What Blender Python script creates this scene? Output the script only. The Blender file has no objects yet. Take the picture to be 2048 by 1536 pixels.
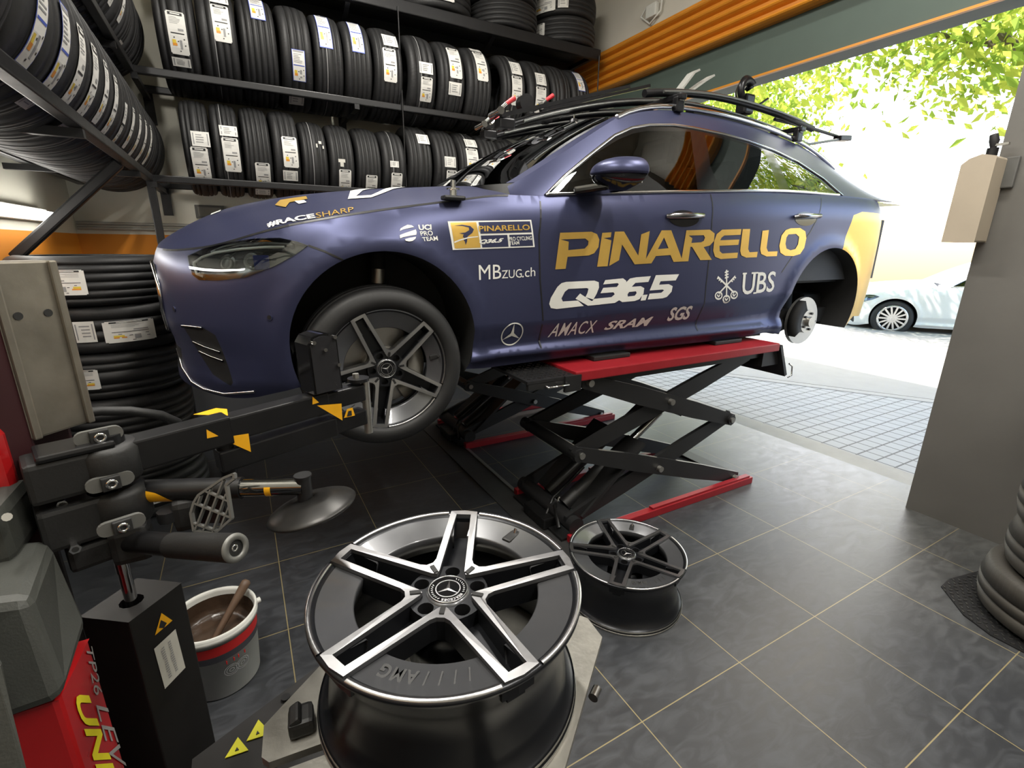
import bpy, bmesh, math, random
import numpy as np
from mathutils import Vector, Matrix
from mathutils.geometry import delaunay_2d_cdt, tessellate_polygon
random.seed(7)
PI = math.pi
S = bpy.context.scene
COL = S.collection

# ------------------------------------------------------------------ camera
YAW, PITCH, ROLL, FPX = 1.0613, .2812, -.0103, 959.5
CAM = Vector((0, 0, 1.4727))
_f = Vector((math.cos(YAW)*math.cos(PITCH), math.sin(YAW)*math.cos(PITCH), -math.sin(PITCH)))
_r0 = Vector((math.sin(YAW), -math.cos(YAW), 0)); _d0 = _f.cross(_r0)
_r = math.cos(ROLL)*_r0 + math.sin(ROLL)*_d0
_d = -math.sin(ROLL)*_r0 + math.cos(ROLL)*_d0
cd = bpy.data.cameras.new('camera'); cam = bpy.data.objects.new('camera', cd); COL.objects.link(cam)
cd.sensor_width = 36; cd.lens = FPX/2048*36; cd.clip_start = .05; cd.clip_end = 300
M = Matrix((_r, -_d, -_f)).transposed().to_4x4(); M.translation = CAM
cam.matrix_world = M
S.camera = cam

# ------------------------------------------------------------------ exposure, sky, sun, room lamps
S.view_settings.view_transform = 'Standard'; S.view_settings.look = 'None'
S.view_settings.gamma = 1; S.view_settings.use_curve_mapping = False
S.view_settings.exposure = 0.75
S.cycles.use_denoising = True
S.cycles.max_bounces = 8; S.cycles.diffuse_bounces = 4; S.cycles.glossy_bounces = 4
S.cycles.transmission_bounces = 6; S.cycles.transparent_max_bounces = 12
S.cycles.caustics_reflective = False; S.cycles.caustics_refractive = False
S.cycles.sample_clamp_indirect = 8
w = bpy.data.worlds.new('world'); S.world = w; w.use_nodes = True
wn = w.node_tree.nodes; wl = w.node_tree.links
sky = wn.new('ShaderNodeTexSky'); sky.sky_type = 'NISHITA'; sky.sun_disc = False
sky.sun_elevation = math.radians(52); sky.sun_rotation = math.radians(70)
sky.air_density = 1.2; sky.dust_density = 3.0; sky.ozone_density = 1.0
SKY_STRENGTH = .50
wn['Background'].inputs[1].default_value = SKY_STRENGTH
wl.new(sky.outputs[0], wn['Background'].inputs[0])

def lamp(name, kind, loc, energy, color=(1, 1, 1), size=None, direction=None, angle=None):
    l = bpy.data.lights.new(name, kind); l.energy = energy; l.color = color
    if size: l.shape = 'RECTANGLE'; l.size, l.size_y = size
    if angle: l.angle = angle
    o = bpy.data.objects.new(name, l); COL.objects.link(o); o.location = loc
    if direction: o.rotation_euler = Vector(direction).to_track_quat('-Z', 'Y').to_euler()
    return o
SUN_DIR = (.62, -.22, -1.0)      # towards the ground: it comes over the roof of the shop from behind
lamp('sun', 'SUN', (-4, 2, 12), 8.0, (1, .95, .86), direction=SUN_DIR, angle=.01)
TUBE_W = 44.0
TUBES = [(-.35, 1.0), (.9, 2.75), (1.3, -.9), (2.5, .6)]      # ceiling battens, running along y
CEIL_Z = 4.15
for i, (tx, ty) in enumerate(TUBES):
    lamp('tube_lamp', 'AREA', (tx, ty, CEIL_Z-.16), TUBE_W, (1, .96, .89), (.12, 1.45), (0, 0, -1))

# ------------------------------------------------------------------ materials
MAT = {}
def mat(name, col, rough=.5, metal=0.0, noise=.08, nscale=40, bump=0.0, bscale=200, emit=None, coat=0, spec=.5, rvar=.06):
    if name in MAT: return MAT[name]
    m = bpy.data.materials.new(name); m.use_nodes = True
    n = m.node_tree.nodes; l = m.node_tree.links; b = n['Principled BSDF']
    c = (*col, 1) if len(col) == 3 else col
    b.inputs['Metallic'].default_value = metal; b.inputs['Specular IOR Level'].default_value = spec
    b.inputs['Coat Weight'].default_value = coat; b.inputs['Coat Roughness'].default_value = .06
    tc = n.new('ShaderNodeTexCoord'); nz = n.new('ShaderNodeTexNoise')
    nz.inputs['Scale'].default_value = nscale; nz.inputs['Detail'].default_value = 4
    l.new(tc.outputs['Object'], nz.inputs['Vector'])
    mx = n.new('ShaderNodeMix'); mx.data_type = 'RGBA'
    mx.inputs[6].default_value = tuple(max(0, v*(1-noise)) for v in c[:3])+(1,)
    mx.inputs[7].default_value = tuple(min(1, v*(1+noise)) for v in c[:3])+(1,)
    l.new(nz.outputs['Fac'], mx.inputs[0]); l.new(mx.outputs[2], b.inputs['Base Color'])
    mr = n.new('ShaderNodeMapRange'); mr.inputs['To Min'].default_value = max(0, rough-rvar); mr.inputs['To Max'].default_value = min(1, rough+rvar)
    l.new(nz.outputs['Fac'], mr.inputs['Value']); l.new(mr.outputs[0], b.inputs['Roughness'])
    if bump:
        n2 = n.new('ShaderNodeTexNoise'); n2.inputs['Scale'].default_value = bscale; n2.inputs['Detail'].default_value = 5
        l.new(tc.outputs['Object'], n2.inputs['Vector'])
        bp = n.new('ShaderNodeBump'); bp.inputs['Strength'].default_value = bump; bp.inputs['Distance'].default_value = .004
        l.new(n2.outputs['Fac'], bp.inputs['Height']); l.new(bp.outputs[0], b.inputs['Normal'])
    if emit:
        b.inputs['Emission Color'].default_value = (*emit[:3], 1); b.inputs['Emission Strength'].default_value = emit[3]
    MAT[name] = m
    return m
def nodes_of(m): return m.node_tree.nodes, m.node_tree.links, m.node_tree.nodes['Principled BSDF']
def math_node(n, l, op, a, b=None, c=None):
    k = n.new('ShaderNodeMath'); k.operation = op
    for i, v in enumerate((a, b, c)):
        if v is None: continue
        if isinstance(v, (int, float)): k.inputs[i].default_value = v
        else: l.new(v, k.inputs[i])
    return k.outputs[0]

TILE = .48111; GX = -.015*TILE; GY = 7.7151*TILE      # floor tile grid
def floor_material():
    m = mat('slate_tile', (.027, .029, .033), .40, 0, .55, 1.6, rvar=.14)
    n, l, b = nodes_of(m)
    base = b.inputs['Base Color'].links[0].from_socket
    g = n.new('ShaderNodeNewGeometry'); s = n.new('ShaderNodeSeparateXYZ'); l.new(g.outputs['Position'], s.inputs[0])
    def line(sock, off):
        t = math_node(n, l, 'FRACT', math_node(n, l, 'DIVIDE', math_node(n, l, 'SUBTRACT', sock, off-50*TILE), TILE))
        t = math_node(n, l, 'ABSOLUTE', math_node(n, l, 'SUBTRACT', t, .5))
        return math_node(n, l, 'GREATER_THAN', t, .5-.0036)
    ln = math_node(n, l, 'MAXIMUM', line(s.outputs['X'], GX), line(s.outputs['Y'], GY))
    # slate clouds and scuffs
    n2 = n.new('ShaderNodeTexNoise'); n2.inputs['Scale'].default_value = 9; n2.inputs['Detail'].default_value = 8; n2.inputs['Distortion'].default_value = 1.2
    mp = n.new('ShaderNodeMapping'); mp.inputs['Scale'].default_value = (1, 2.2, 1); mp.inputs['Rotation'].default_value = (0, 0, .5)
    l.new(g.outputs['Position'], mp.inputs[0]); l.new(mp.outputs[0], n2.inputs['Vector'])
    r = n.new('ShaderNodeMapRange'); r.inputs['From Min'].default_value = .42; r.inputs['From Max'].default_value = .72; r.inputs['To Max'].default_value = .55
    l.new(n2.outputs['Fac'], r.inputs['Value'])
    mx0 = n.new('ShaderNodeMix'); mx0.data_type = 'RGBA'; l.new(r.outputs[0], mx0.inputs[0]); l.new(base, mx0.inputs[6]); mx0.inputs[7].default_value = (.068, .073, .082, 1)
    mx = n.new('ShaderNodeMix'); mx.data_type = 'RGBA'; l.new(ln, mx.inputs[0]); l.new(mx0.outputs[2], mx.inputs[6]); mx.inputs[7].default_value = (.25, .205, .10, 1)
    # doorway sheen painted into the colour, with some dust: paler towards the street
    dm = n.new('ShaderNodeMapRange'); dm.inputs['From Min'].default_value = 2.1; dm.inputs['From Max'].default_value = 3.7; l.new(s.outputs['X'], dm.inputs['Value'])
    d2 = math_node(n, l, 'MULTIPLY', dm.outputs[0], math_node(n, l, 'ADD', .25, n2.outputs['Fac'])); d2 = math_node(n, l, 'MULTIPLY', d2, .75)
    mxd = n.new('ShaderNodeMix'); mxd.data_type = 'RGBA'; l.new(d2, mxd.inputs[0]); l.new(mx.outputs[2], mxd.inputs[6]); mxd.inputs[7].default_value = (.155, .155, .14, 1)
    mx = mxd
    l.new(mx.outputs[2], b.inputs['Base Color'])
    rg = n.new('ShaderNodeMapRange'); rg.inputs['To Min'].default_value = .30; rg.inputs['To Max'].default_value = .58
    l.new(n2.outputs['Fac'], rg.inputs['Value']); l.new(rg.outputs[0], b.inputs['Roughness'])
    bp = n.new('ShaderNodeBump'); bp.inputs['Strength'].default_value = .25; bp.inputs['Distance'].default_value = .003
    l.new(n2.outputs['Fac'], bp.inputs['Height']); l.new(bp.outputs[0], b.inputs['Normal'])
    return m
def paver_material():
    m = mat('pavement_tile', (.26, .27, .27), .7, 0, .15, 3)
    n, l, b = nodes_of(m); base = b.inputs['Base Color'].links[0].from_socket
    g = n.new('ShaderNodeNewGeometry'); s = n.new('ShaderNodeSeparateXYZ'); l.new(g.outputs['Position'], s.inputs[0])
    def line(sock, p, wd):
        t = math_node(n, l, 'FRACT', math_node(n, l, 'DIVIDE', math_node(n, l, 'ADD', sock, 50*p), p))
        return math_node(n, l, 'LESS_THAN', t, wd)
    ln = math_node(n, l, 'MAXIMUM', line(s.outputs['X'], .125, .1), line(s.outputs['Y'], .125, .1))
    mx = n.new('ShaderNodeMix'); mx.data_type = 'RGBA'; l.new(ln, mx.inputs[0]); l.new(base, mx.inputs[6]); mx.inputs[7].default_value = (.05, .05, .05, 1)
    l.new(mx.outputs[2], b.inputs['Base Color'])
    return m
def rubber_material(name, worn=False):
    m = mat(name, (.016, .016, .0165) if not worn else (.055, .050, .042), .58, 0, .25, 14, spec=.45)
    n, l, b = nodes_of(m)
    tc = n.new('ShaderNodeTexCoord'); s = n.new('ShaderNodeSeparateXYZ'); l.new(tc.outputs['Object'], s.inputs[0])
    ang = math_node(n, l, 'ARCTAN2', s.outputs['Y'], s.outputs['X'])
    rad = math_node(n, l, 'SQRT', math_node(n, l, 'ADD', math_node(n, l, 'MULTIPLY', s.outputs['X'], s.outputs['X']), math_node(n, l, 'MULTIPLY', s.outputs['Y'], s.outputs['Y'])))
    az = math_node(n, l, 'ABSOLUTE', s.outputs['Z'])
    sp = math_node(n, l, 'SINE', math_node(n, l, 'ADD', math_node(n, l, 'MULTIPLY', ang, 78), math_node(n, l, 'MULTIPLY', s.outputs['Z'], 60)))
    cut = math_node(n, l, 'GREATER_THAN', sp, .78)
    sh = math_node(n, l, 'MULTIPLY', cut, math_node(n, l, 'GREATER_THAN', az, .034))
    sh = math_node(n, l, 'MULTIPLY', sh, math_node(n, l, 'GREATER_THAN', rad, .295))
    bp = n.new('ShaderNodeBump'); bp.inputs['Strength'].default_value = .9; bp.inputs['Distance'].default_value = .006; bp.invert = True
    l.new(sh, bp.inputs['Height']); l.new(bp.outputs[0], b.inputs['Normal'])
    return m
def glass_material(name, tint, refl=1.6):
    m = bpy.data.materials.new(name); m.use_nodes = True; n = m.node_tree.nodes; l = m.node_tree.links; n.clear()
    o = n.new('ShaderNodeOutputMaterial'); t = n.new('ShaderNodeBsdfTransparent'); t.inputs[0].default_value = (*tint, 1)
    g = n.new('ShaderNodeBsdfGlossy'); g.inputs['Roughness'].default_value = .015; g.inputs[0].default_value = (.95, .97, 1, 1)
    fr = n.new('ShaderNodeFresnel'); fr.inputs['IOR'].default_value = 1.55
    nz = n.new('ShaderNodeTexNoise'); nz.inputs['Scale'].default_value = 30
    k = math_node(n, l, 'MULTIPLY', fr.outputs[0], refl)
    k = math_node(n, l, 'MULTIPLY', k, math_node(n, l, 'ADD', .97, math_node(n, l, 'MULTIPLY', nz.outputs['Fac'], .06)))
    k = math_node(n, l, 'MINIMUM', k, 1.0)
    mx = n.new('ShaderNodeMixShader'); l.new(k, mx.inputs[0]); l.new(t.outputs[0], mx.inputs[1]); l.new(g.outputs[0], mx.inputs[2]); l.new(mx.outputs[0], o.inputs[0])
    MAT[name] = m; return m
def leaf_material(name, col):
    m = bpy.data.materials.new(name); m.use_nodes = True; n = m.node_tree.nodes; l = m.node_tree.links; n.clear()
    o = n.new('ShaderNodeOutputMaterial'); d = n.new('ShaderNodeBsdfDiffuse'); t = n.new('ShaderNodeBsdfTranslucent'); mx = n.new('ShaderNodeMixShader')
    tc = n.new('ShaderNodeTexCoord'); nz = n.new('ShaderNodeTexNoise'); nz.inputs['Scale'].default_value = 3; l.new(tc.outputs['Object'], nz.inputs['Vector'])
    cm = n.new('ShaderNodeMix'); cm.data_type = 'RGBA'; cm.inputs[6].default_value = (*[v*.7 for v in col], 1); cm.inputs[7].default_value = (*[min(1, v*1.3) for v in col], 1)
    l.new(nz.outputs['Fac'], cm.inputs[0]); l.new(cm.outputs[2], d.inputs[0]); l.new(cm.outputs[2], t.inputs[0]); mx.inputs[0].default_value = .5
    l.new(d.outputs[0], mx.inputs[1]); l.new(t.outputs[0], mx.inputs[2]); l.new(mx.outputs[0], o.inputs[0])
    MAT[name] = m; return m

# ------------------------------------------------------------------ geometry helpers
class MB:
    """collects shapes, each with a material slot, and links them as ONE mesh object"""
    def __init__(s): s.v = []; s.f = []; s.mi = []; s.sm = []; s.mats = []
    def slot(s, m):
        if m not in s.mats: s.mats.append(m)
        return s.mats.index(m)
    def add(s, vs, fs, m, smooth=False):
        k = len(s.v); i = s.slot(m)
        s.v += [tuple(v) for v in vs]
        for f in fs: s.f.append(tuple(k+a for a in f)); s.mi.append(i); s.sm.append(smooth)
    def box(s, c, d, m, rot=None, bev=0.0):
        h = [x/2 for x in d]; vs = []; fs = []
        if bev <= 0:
            vs = [Vector((a*h[0], b*h[1], e*h[2])) for a in (-1, 1) for b in (-1, 1) for e in (-1, 1)]
            fs = [(0, 1, 3, 2), (4, 6, 7, 5), (0, 4, 5, 1), (2, 3, 7, 6), (0, 2, 6, 4), (1, 5, 7, 3)]
        else:
            bm = bmesh.new(); bmesh.ops.create_cube(bm, size=1)
            bmesh.ops.scale(bm, vec=d, verts=bm.verts)
            bmesh.ops.bevel(bm, geom=bm.edges[:]+bm.verts[:], offset=min(bev, min(d)*.45), segments=2, affect='EDGES', profile=.6)
            bm.verts.index_update(); vs = [v.co.copy() for v in bm.verts]; fs = [[v.index for v in f.verts] for f in bm.faces]; bm.free()
        R = rot if rot is not None else Matrix.Identity(3)
        s.add([R @ v + Vector(c) for v in vs], fs, m, False)
    def beam(s, p0, p1, wd, ht, m, up=(0, 0, 1), bev=0.0):
        p0, p1 = Vector(p0), Vector(p1); x = (p1-p0); L = x.length; x.normalize()
        y = Vector(up).cross(x); y = y.normalized() if y.length > 1e-5 else Vector((0, 1, 0)); z = x.cross(y)
        s.box((p0+p1)/2, (L, wd, ht), m, Matrix((x, y, z)).transposed(), bev)
    def tube(s, pts, r, m, seg=12, caps=True, smooth=True):
        pts = [Vector(p) for p in pts]; n = len(pts); rs = r if isinstance(r, (list, tuple)) else [r]*n
        vs = []; fs = []; prev = None
        for i, p in enumerate(pts):
            t = (pts[min(i+1, n-1)]-pts[max(i-1, 0)]).normalized()
            if prev is None:
                a = Vector((0, 0, 1)) if abs(t.z) < .9 else Vector((1, 0, 0)); u = t.cross(a).normalized()
            else:
                u = prev - t*prev.dot(t); u = u.normalized() if u.length > 1e-6 else t.orthogonal().normalized()
            prev = u; v = t.cross(u)
            for k in range(seg):
                q = 2*PI*k/seg; vs.append(p+rs[i]*(math.cos(q)*u+math.sin(q)*v))
        for i in range(n-1):
            for k in range(seg): fs.append((i*seg+k, i*seg+(k+1) % seg, (i+1)*seg+(k+1) % seg, (i+1)*seg+k))
        s.add(vs, fs, m, smooth)
        if caps:
            s.add(vs[:seg], [tuple(range(seg))[::-1]], m); s.add(vs[-seg:], [tuple(range(seg))], m)
    def cyl(s, p0, p1, r, m, seg=20, r1=None, smooth=True): s.tube([p0, p1], [r, r if r1 is None else r1], m, seg, True, smooth)
    def lathe(s, prof, m, seg=64, frame=None, close=False, smooth=True, arc=(0, 2*PI)):
        F = frame or Matrix.Identity(4); vs = []; fs = []; n = len(prof); full = abs(arc[1]-arc[0]-2*PI) < 1e-6; ns = seg if full else seg+1
        for k in range(ns):
            q = arc[0]+(arc[1]-arc[0])*k/seg; c, sn = math.cos(q), math.sin(q)
            for r, z in prof: vs.append(F @ Vector((r*c, r*sn, z)))
        for k in range(seg):
            k2 = (k+1) % ns
            for i in range(n if close else n-1):
                j = (i+1) % n; fs.append((k*n+i, k2*n+i, k2*n+j, k*n+j))
        s.add(vs, fs, m, smooth)
    def prism(s, poly, m, frame, h0, h1, holes=(), side=None):
        """extruded polygon (with holes) given in the xy plane of frame, from z=h0 to z=h1"""
        rings = [[Vector((x, y, 0)) for x, y in poly]]+[[Vector((x, y, 0)) for x, y in q] for q in holes]
        tri = tessellate_polygon(rings); flat = [p for r in rings for p in r]
        top = [frame @ Vector((p.x, p.y, h1)) for p in flat]; bot = [frame @ Vector((p.x, p.y, h0)) for p in flat]
        A = sum(poly[i][0]*poly[(i+1) % len(poly)][1]-poly[(i+1) % len(poly)][0]*poly[i][1] for i in range(len(poly)))
        def ori(t):
            a, b, c = (flat[i] for i in t); return (b-a).cross(c-a).z > 0
        tt = [t if ori(t) else t[::-1] for t in tri]
        s.add(top, tt, m)
        if h0 != h1:
            s.add(bot, [t[::-1] for t in tt], side or m)
            o = 0
            for r in rings:
                nn = len(r); ar = sum(r[i].x*r[(i+1) % nn].y-r[(i+1) % nn].x*r[i].y for i in range(nn)); q = []
                for i in range(nn):
                    j = (i+1) % nn; f = (o+i, o+j, len(flat)+o+j, len(flat)+o+i); q.append(f)
                ccw = (ar > 0) == (o == 0)
                s.add(bot+top, [f if ccw else f[::-1] for f in q], side or m); o += nn
    def grid(s, fn, nu, nv, m, smooth=True, flip=False):
        vs = [fn(i/nu, j/nv) for i in range(nu+1) for j in range(nv+1)]; fs = []
        for i in range(nu):
            for j in range(nv):
                f = (i*(nv+1)+j, (i+1)*(nv+1)+j, (i+1)*(nv+1)+j+1, i*(nv+1)+j+1); fs.append(f[::-1] if flip else f)
        s.add(vs, fs, m, smooth)
    def mesh(s, name):
        me = bpy.data.meshes.new(name); me.from_pydata(s.v, [], s.f)
        for m in s.mats: me.materials.append(m)
        me.polygons.foreach_set('material_index', s.mi); me.polygons.foreach_set('use_smooth', s.sm); me.update()
        return me
    def build(s, name, parent=None, loc=None, bevel=0.0, weld=False):
        me = s.mesh(name)
        if weld:
            bm = bmesh.new(); bm.from_mesh(me); bmesh.ops.remove_doubles(bm, verts=bm.verts, dist=1e-5); bm.to_mesh(me); bm.free()
        o = bpy.data.objects.new(name, me); COL.objects.link(o)
        if loc is not None: o.location = loc
        if parent: o.parent = parent
        if bevel:
            b = o.modifiers.new('bevel', 'BEVEL'); b.width = bevel; b.segments = 2; b.limit_method = 'ANGLE'; b.angle_limit = .7
        return o
def frame(o, x, y):
    x = Vector(x).normalized(); y = Vector(y); z = x.cross(y).normalized(); y = z.cross(x)
    F = Matrix((x, y, z)).transposed().to_4x4(); F.translation = Vector(o); return F
def thing(name, label, cat, loc=(0, 0, 0), rotz=0.0, group=None):
    o = bpy.data.objects.new(name, None); COL.objects.link(o); o.location = loc; o.rotation_euler = (0, 0, rotz); o.empty_display_size = .1
    return tag(o, label, cat, group)
def tag(o, label, cat, group=None):
    o['label'] = label; o['category'] = cat
    if group: o['group'] = group
    return o
def struct(o): o['kind'] = 'structure'; return o
def set_origin(o, p):
    """move the origin of a fresh mesh object without moving its shape"""
    p = Vector(p); o.data.transform(Matrix.Translation(-p)); o.location = p; return o
def ray(u, v): return _f + _r*((u-1024)/FPX) + _d*((v-768)/FPX)
def atD(u, v, D): return CAM + ray(u, v)*D
def atZ(u, v, z): d = ray(u, v); return CAM + d*((z-CAM.z)/d.z)
def atY(u, v, y): d = ray(u, v); return CAM + d*(y/d.y)
def atX(u, v, x): d = ray(u, v); return CAM + d*(x/d.x)
def text_mesh(txt, shear=0.0, bold=0.0, spacing=1.0):
    """flat letters as (verts2d, faces) with their bounding box scaled to 0..1"""
    c = bpy.data.curves.new('t', 'FONT'); c.body = txt; c.shear = shear; c.offset = bold; c.space_character = spacing; c.resolution_u = 3; c.fill_mode = 'FRONT'
    o = bpy.data.objects.new('t', c); COL.objects.link(o)
    dg = bpy.context.evaluated_depsgraph_get(); me = bpy.data.meshes.new_from_object(o.evaluated_get(dg))
    vs = [(v.co.x, v.co.y) for v in me.vertices]; fs = [tuple(p.vertices) for p in me.polygons]
    bpy.data.objects.remove(o); bpy.data.curves.remove(c); bpy.data.meshes.remove(me)
    x0 = min(v[0] for v in vs); x1 = max(v[0] for v in vs); y0 = min(v[1] for v in vs); y1 = max(v[1] for v in vs)
    return [((x-x0)/(x1-x0), (y-y0)/(y1-y0)) for x, y in vs], fs
def quad_map(q, u, v):
    """q = TL,TR,BR,BL ; u right, v up in 0..1"""
    a = [q[3][i]*(1-u)+q[2][i]*u for i in range(2)]; b = [q[0][i]*(1-u)+q[1][i]*u for i in range(2)]
    return (a[0]*(1-v)+b[0]*v, a[1]*(1-v)+b[1]*v)

# common materials
BLACK = mat('black_paint', (.012, .012, .013), .38)
BLACKM = mat('matt_black_plastic', (.010, .010, .010), .55, bump=.1)
STEELB = mat('black_steel', (.011, .011, .012), .38, .3, .3, 25)
CHROME = mat('chrome', (.62, .62, .62), .12, 1.0, .03, rvar=.04)
ALU = mat('machined_aluminium', (.62, .62, .62), .26, 1.0, .06, 60)
STEEL = mat('worn_steel', (.42, .41, .38), .38, .9, .25, 18, bump=.15, bscale=60)
RUBBER = rubber_material('tyre_rubber')
RUBBERW = rubber_material('worn_tyre_rubber', True)
WHITE = mat('white_paper', (.74, .73, .69), .55)
PAPER2 = mat('grey_paper', (.55, .54, .49), .6)
INK = mat('black_ink', (.02, .02, .02), .5)
GREYINK = mat('grey_ink', (.30, .30, .30), .5)
ORANGEINK = mat('orange_ink', (.75, .30, .04), .5)
YELLOWINK = mat('yellow_ink', (.75, .55, .06), .5)
BLUEINK = mat('blue_ink', (.06, .10, .42), .5)
WARN = mat('warning_yellow', (.85, .42, .015), .35)
# ================================================================== the room
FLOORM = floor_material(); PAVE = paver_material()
def wall_material():
    m = mat('painted_wall', (.66, .64, .55), .7, 0, .12, 2.5, bump=.15, bscale=30)
    n, l, b = nodes_of(m); base = b.inputs['Base Color'].links[0].from_socket
    g = n.new('ShaderNodeNewGeometry'); s = n.new('ShaderNodeSeparateXYZ'); l.new(g.outputs['Position'], s.inputs[0])
    lo = math_node(n, l, 'LESS_THAN', s.outputs['Z'], 1.525)
    mx = n.new('ShaderNodeMix'); mx.data_type = 'RGBA'; l.new(lo, mx.inputs[0]); l.new(base, mx.inputs[6]); mx.inputs[7].default_value = (.66, .23, .012, 1)
    lo2 = math_node(n, l, 'LESS_THAN', s.outputs['Z'], 1.28)
    mx2 = n.new('ShaderNodeMix'); mx2.data_type = 'RGBA'; l.new(lo2, mx2.inputs[0]); l.new(mx.outputs[2], mx2.inputs[6]); mx2.inputs[7].default_value = (.06, .06, .065, 1)
    l.new(mx2.outputs[2], b.inputs['Base Color']); return m
WALL = wall_material()
PLAIN = mat('plain_plaster', (.52, .50, .44), .75, 0, .1, 3)
GREENW = mat('dark_green_lintel', (.065, .092, .078), .6, 0, .15, 4)
PILLARM = mat('pillar_paint', (.13, .125, .115), .55, 0, .18, 3, bump=.1, bscale=40)
ORANGE = mat('orange_slat_paint', (.60, .235, .02), .42, 0, .12, 6)
def slab(name, lo, hi, m):
    b = MB(); b.box([(a+c)/2 for a, c in zip(lo, hi)], [c-a for a, c in zip(lo, hi)], m); return struct(b.build(name))
XW, YB, DX = -1.0, 4.78, 3.29
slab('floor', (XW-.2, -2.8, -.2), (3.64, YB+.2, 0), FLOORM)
slab('wall_back', (XW-.2, YB, 0), (3.64, YB+.2, CEIL_Z), WALL)
slab('wall_left', (XW-.2, -2.8, 0), (XW, YB, CEIL_Z), WALL)
slab('wall_front', (XW-.2, -3.0, 0), (3.64, -2.8, CEIL_Z), PLAIN)
slab('ceiling', (XW-.2, -3.0, CEIL_Z), (3.9, YB+.2, CEIL_Z+.25), mat('ceiling_paint', (.55, .54, .48), .8))
# the street side: pillar wall, lintel and the rolled-up shutter
b = MB()
b.box((DX+.165, -.88, CEIL_Z/2), (.33, 3.84, CEIL_Z), PILLARM)
b.box((DX+.165, 1.058, 1.16), (.33, .036, 2.32), PILLARM)
struct(b.build('wall_right'))
slab('wall_lintel', (3.44, 1.0, 2.66), (3.64, YB, 3.30), GREENW)
slab('wall_upper', (3.44, 1.0, 3.30), (3.64, YB, CEIL_Z), PLAIN)
slab('trim_1', (3.425, 1.07, 2.650), (3.45, YB, 2.664), ORANGE)
b = MB()
prof = []
zz = 2.95
for k in range(5):
    for i in range(9):
        t = i/8; prof.append((3.40-.045*math.sin(PI*min(1, t*1.35)) if t*1.35 <= 1 else 3.40, zz+t*.072))
    zz += .072
vs = []; fs = []
for y in (1.07, YB-.01):
    for x, z in prof: vs.append((x, y, z))
n = len(prof)
for i in range(n-1): fs.append((i, i+1, n+i+1, n+i))
b.add(vs, fs, ORANGE, False)
b.box((3.42, (1.07+YB)/2, 3.13), (.03, YB-1.08, .36), ORANGE)
tag(b.build('roller_shutter'), 'orange roller shutter with horizontal ribs, rolled up over the street opening', 'shutter')
# ceiling battens (the lamps sit just below their diffusers)
DIFF = mat('lamp_diffuser', (.8, .8, .75), .4, emit=(1, .95, .85, 6.0))
WHITEM = mat('white_enamel', (.62, .62, .58), .4)
for i, (tx, ty) in enumerate(TUBES):
    t = thing('ceiling_batten', 'white fluorescent ceiling batten, %s' % ('over the tyre changer', 'over the blue car', 'at the rear of the workshop', 'near the street pillar')[i], 'ceiling lamp', (tx, ty, CEIL_Z), 0, 'ceiling battens')
    b = MB(); b.box((0, 0, -.03), (.16, 1.5, .06), WHITEM, bev=.008); b.build('housing', t)
    b = MB(); b.box((0, 0, -.085), (.11, 1.44, .05), DIFF, bev=.02); b.build('diffuser', t)
# the lit batten on the left wall under the rack
t = thing('wall_batten', 'lit white fluorescent batten on the left wall below the tyre rack', 'wall lamp', (XW, 2.75, 1.615))
b = MB(); b.box((.025, 0, 0), (.05, 2.5, .07), WHITEM, bev=.008); b.build('housing', t)
b = MB(); b.cyl((.07, -1.22, -.005), (.07, 1.22, -.005), .026, mat('lit_tube', (.9, .9, .9), .4, emit=(1, .97, .90, 12.0)), 14); b.build('tube', t)
# conduits and a plate on the back wall
b = MB(); b.tube([(-.99, YB-.018, 1.60), (.6, YB-.018, 1.60)], .012, mat('grey_conduit', (.38, .37, .33), .5), 8)
b.tube([(-.99, YB-.018, 1.565), (.6, YB-.018, 1.565)], .012, mat('grey_conduit', (.38, .37, .33), .5), 8)
tag(b.build('wall_conduit'), 'pair of thin grey conduits running along the back wall above the orange stripe', 'conduit')
b = MB(); p = atY(420, 424, YB-.02); b.box(p, (.20, .03, .10), mat('dark_plate', (.10, .095, .085), .5), bev=.004); b.box((p.x, p.y-.014, p.z), (.16, .01, .07), mat('plate_face', (.19, .185, .16), .5), bev=.003)
tag(b.build('wall_plate'), 'small dark framed plate on the back wall under the bottom row of tyres', 'plate')
b = MB(); p = atX(1305, 22, 3.41); b.box(p, (.05, .12, .10), WHITEM, bev=.01); b.tube([p+Vector((0, .08, .05)), p+Vector((0, .14, .0)), p+Vector((-.0, .02, -.09)), p+Vector((0, -.10, -.03)), p+Vector((0, -.12, .2))], .008, WHITEM, 8)
tag(b.build('junction_box'), 'grey junction box with a looped cable above the orange shutter', 'junction box')

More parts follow.
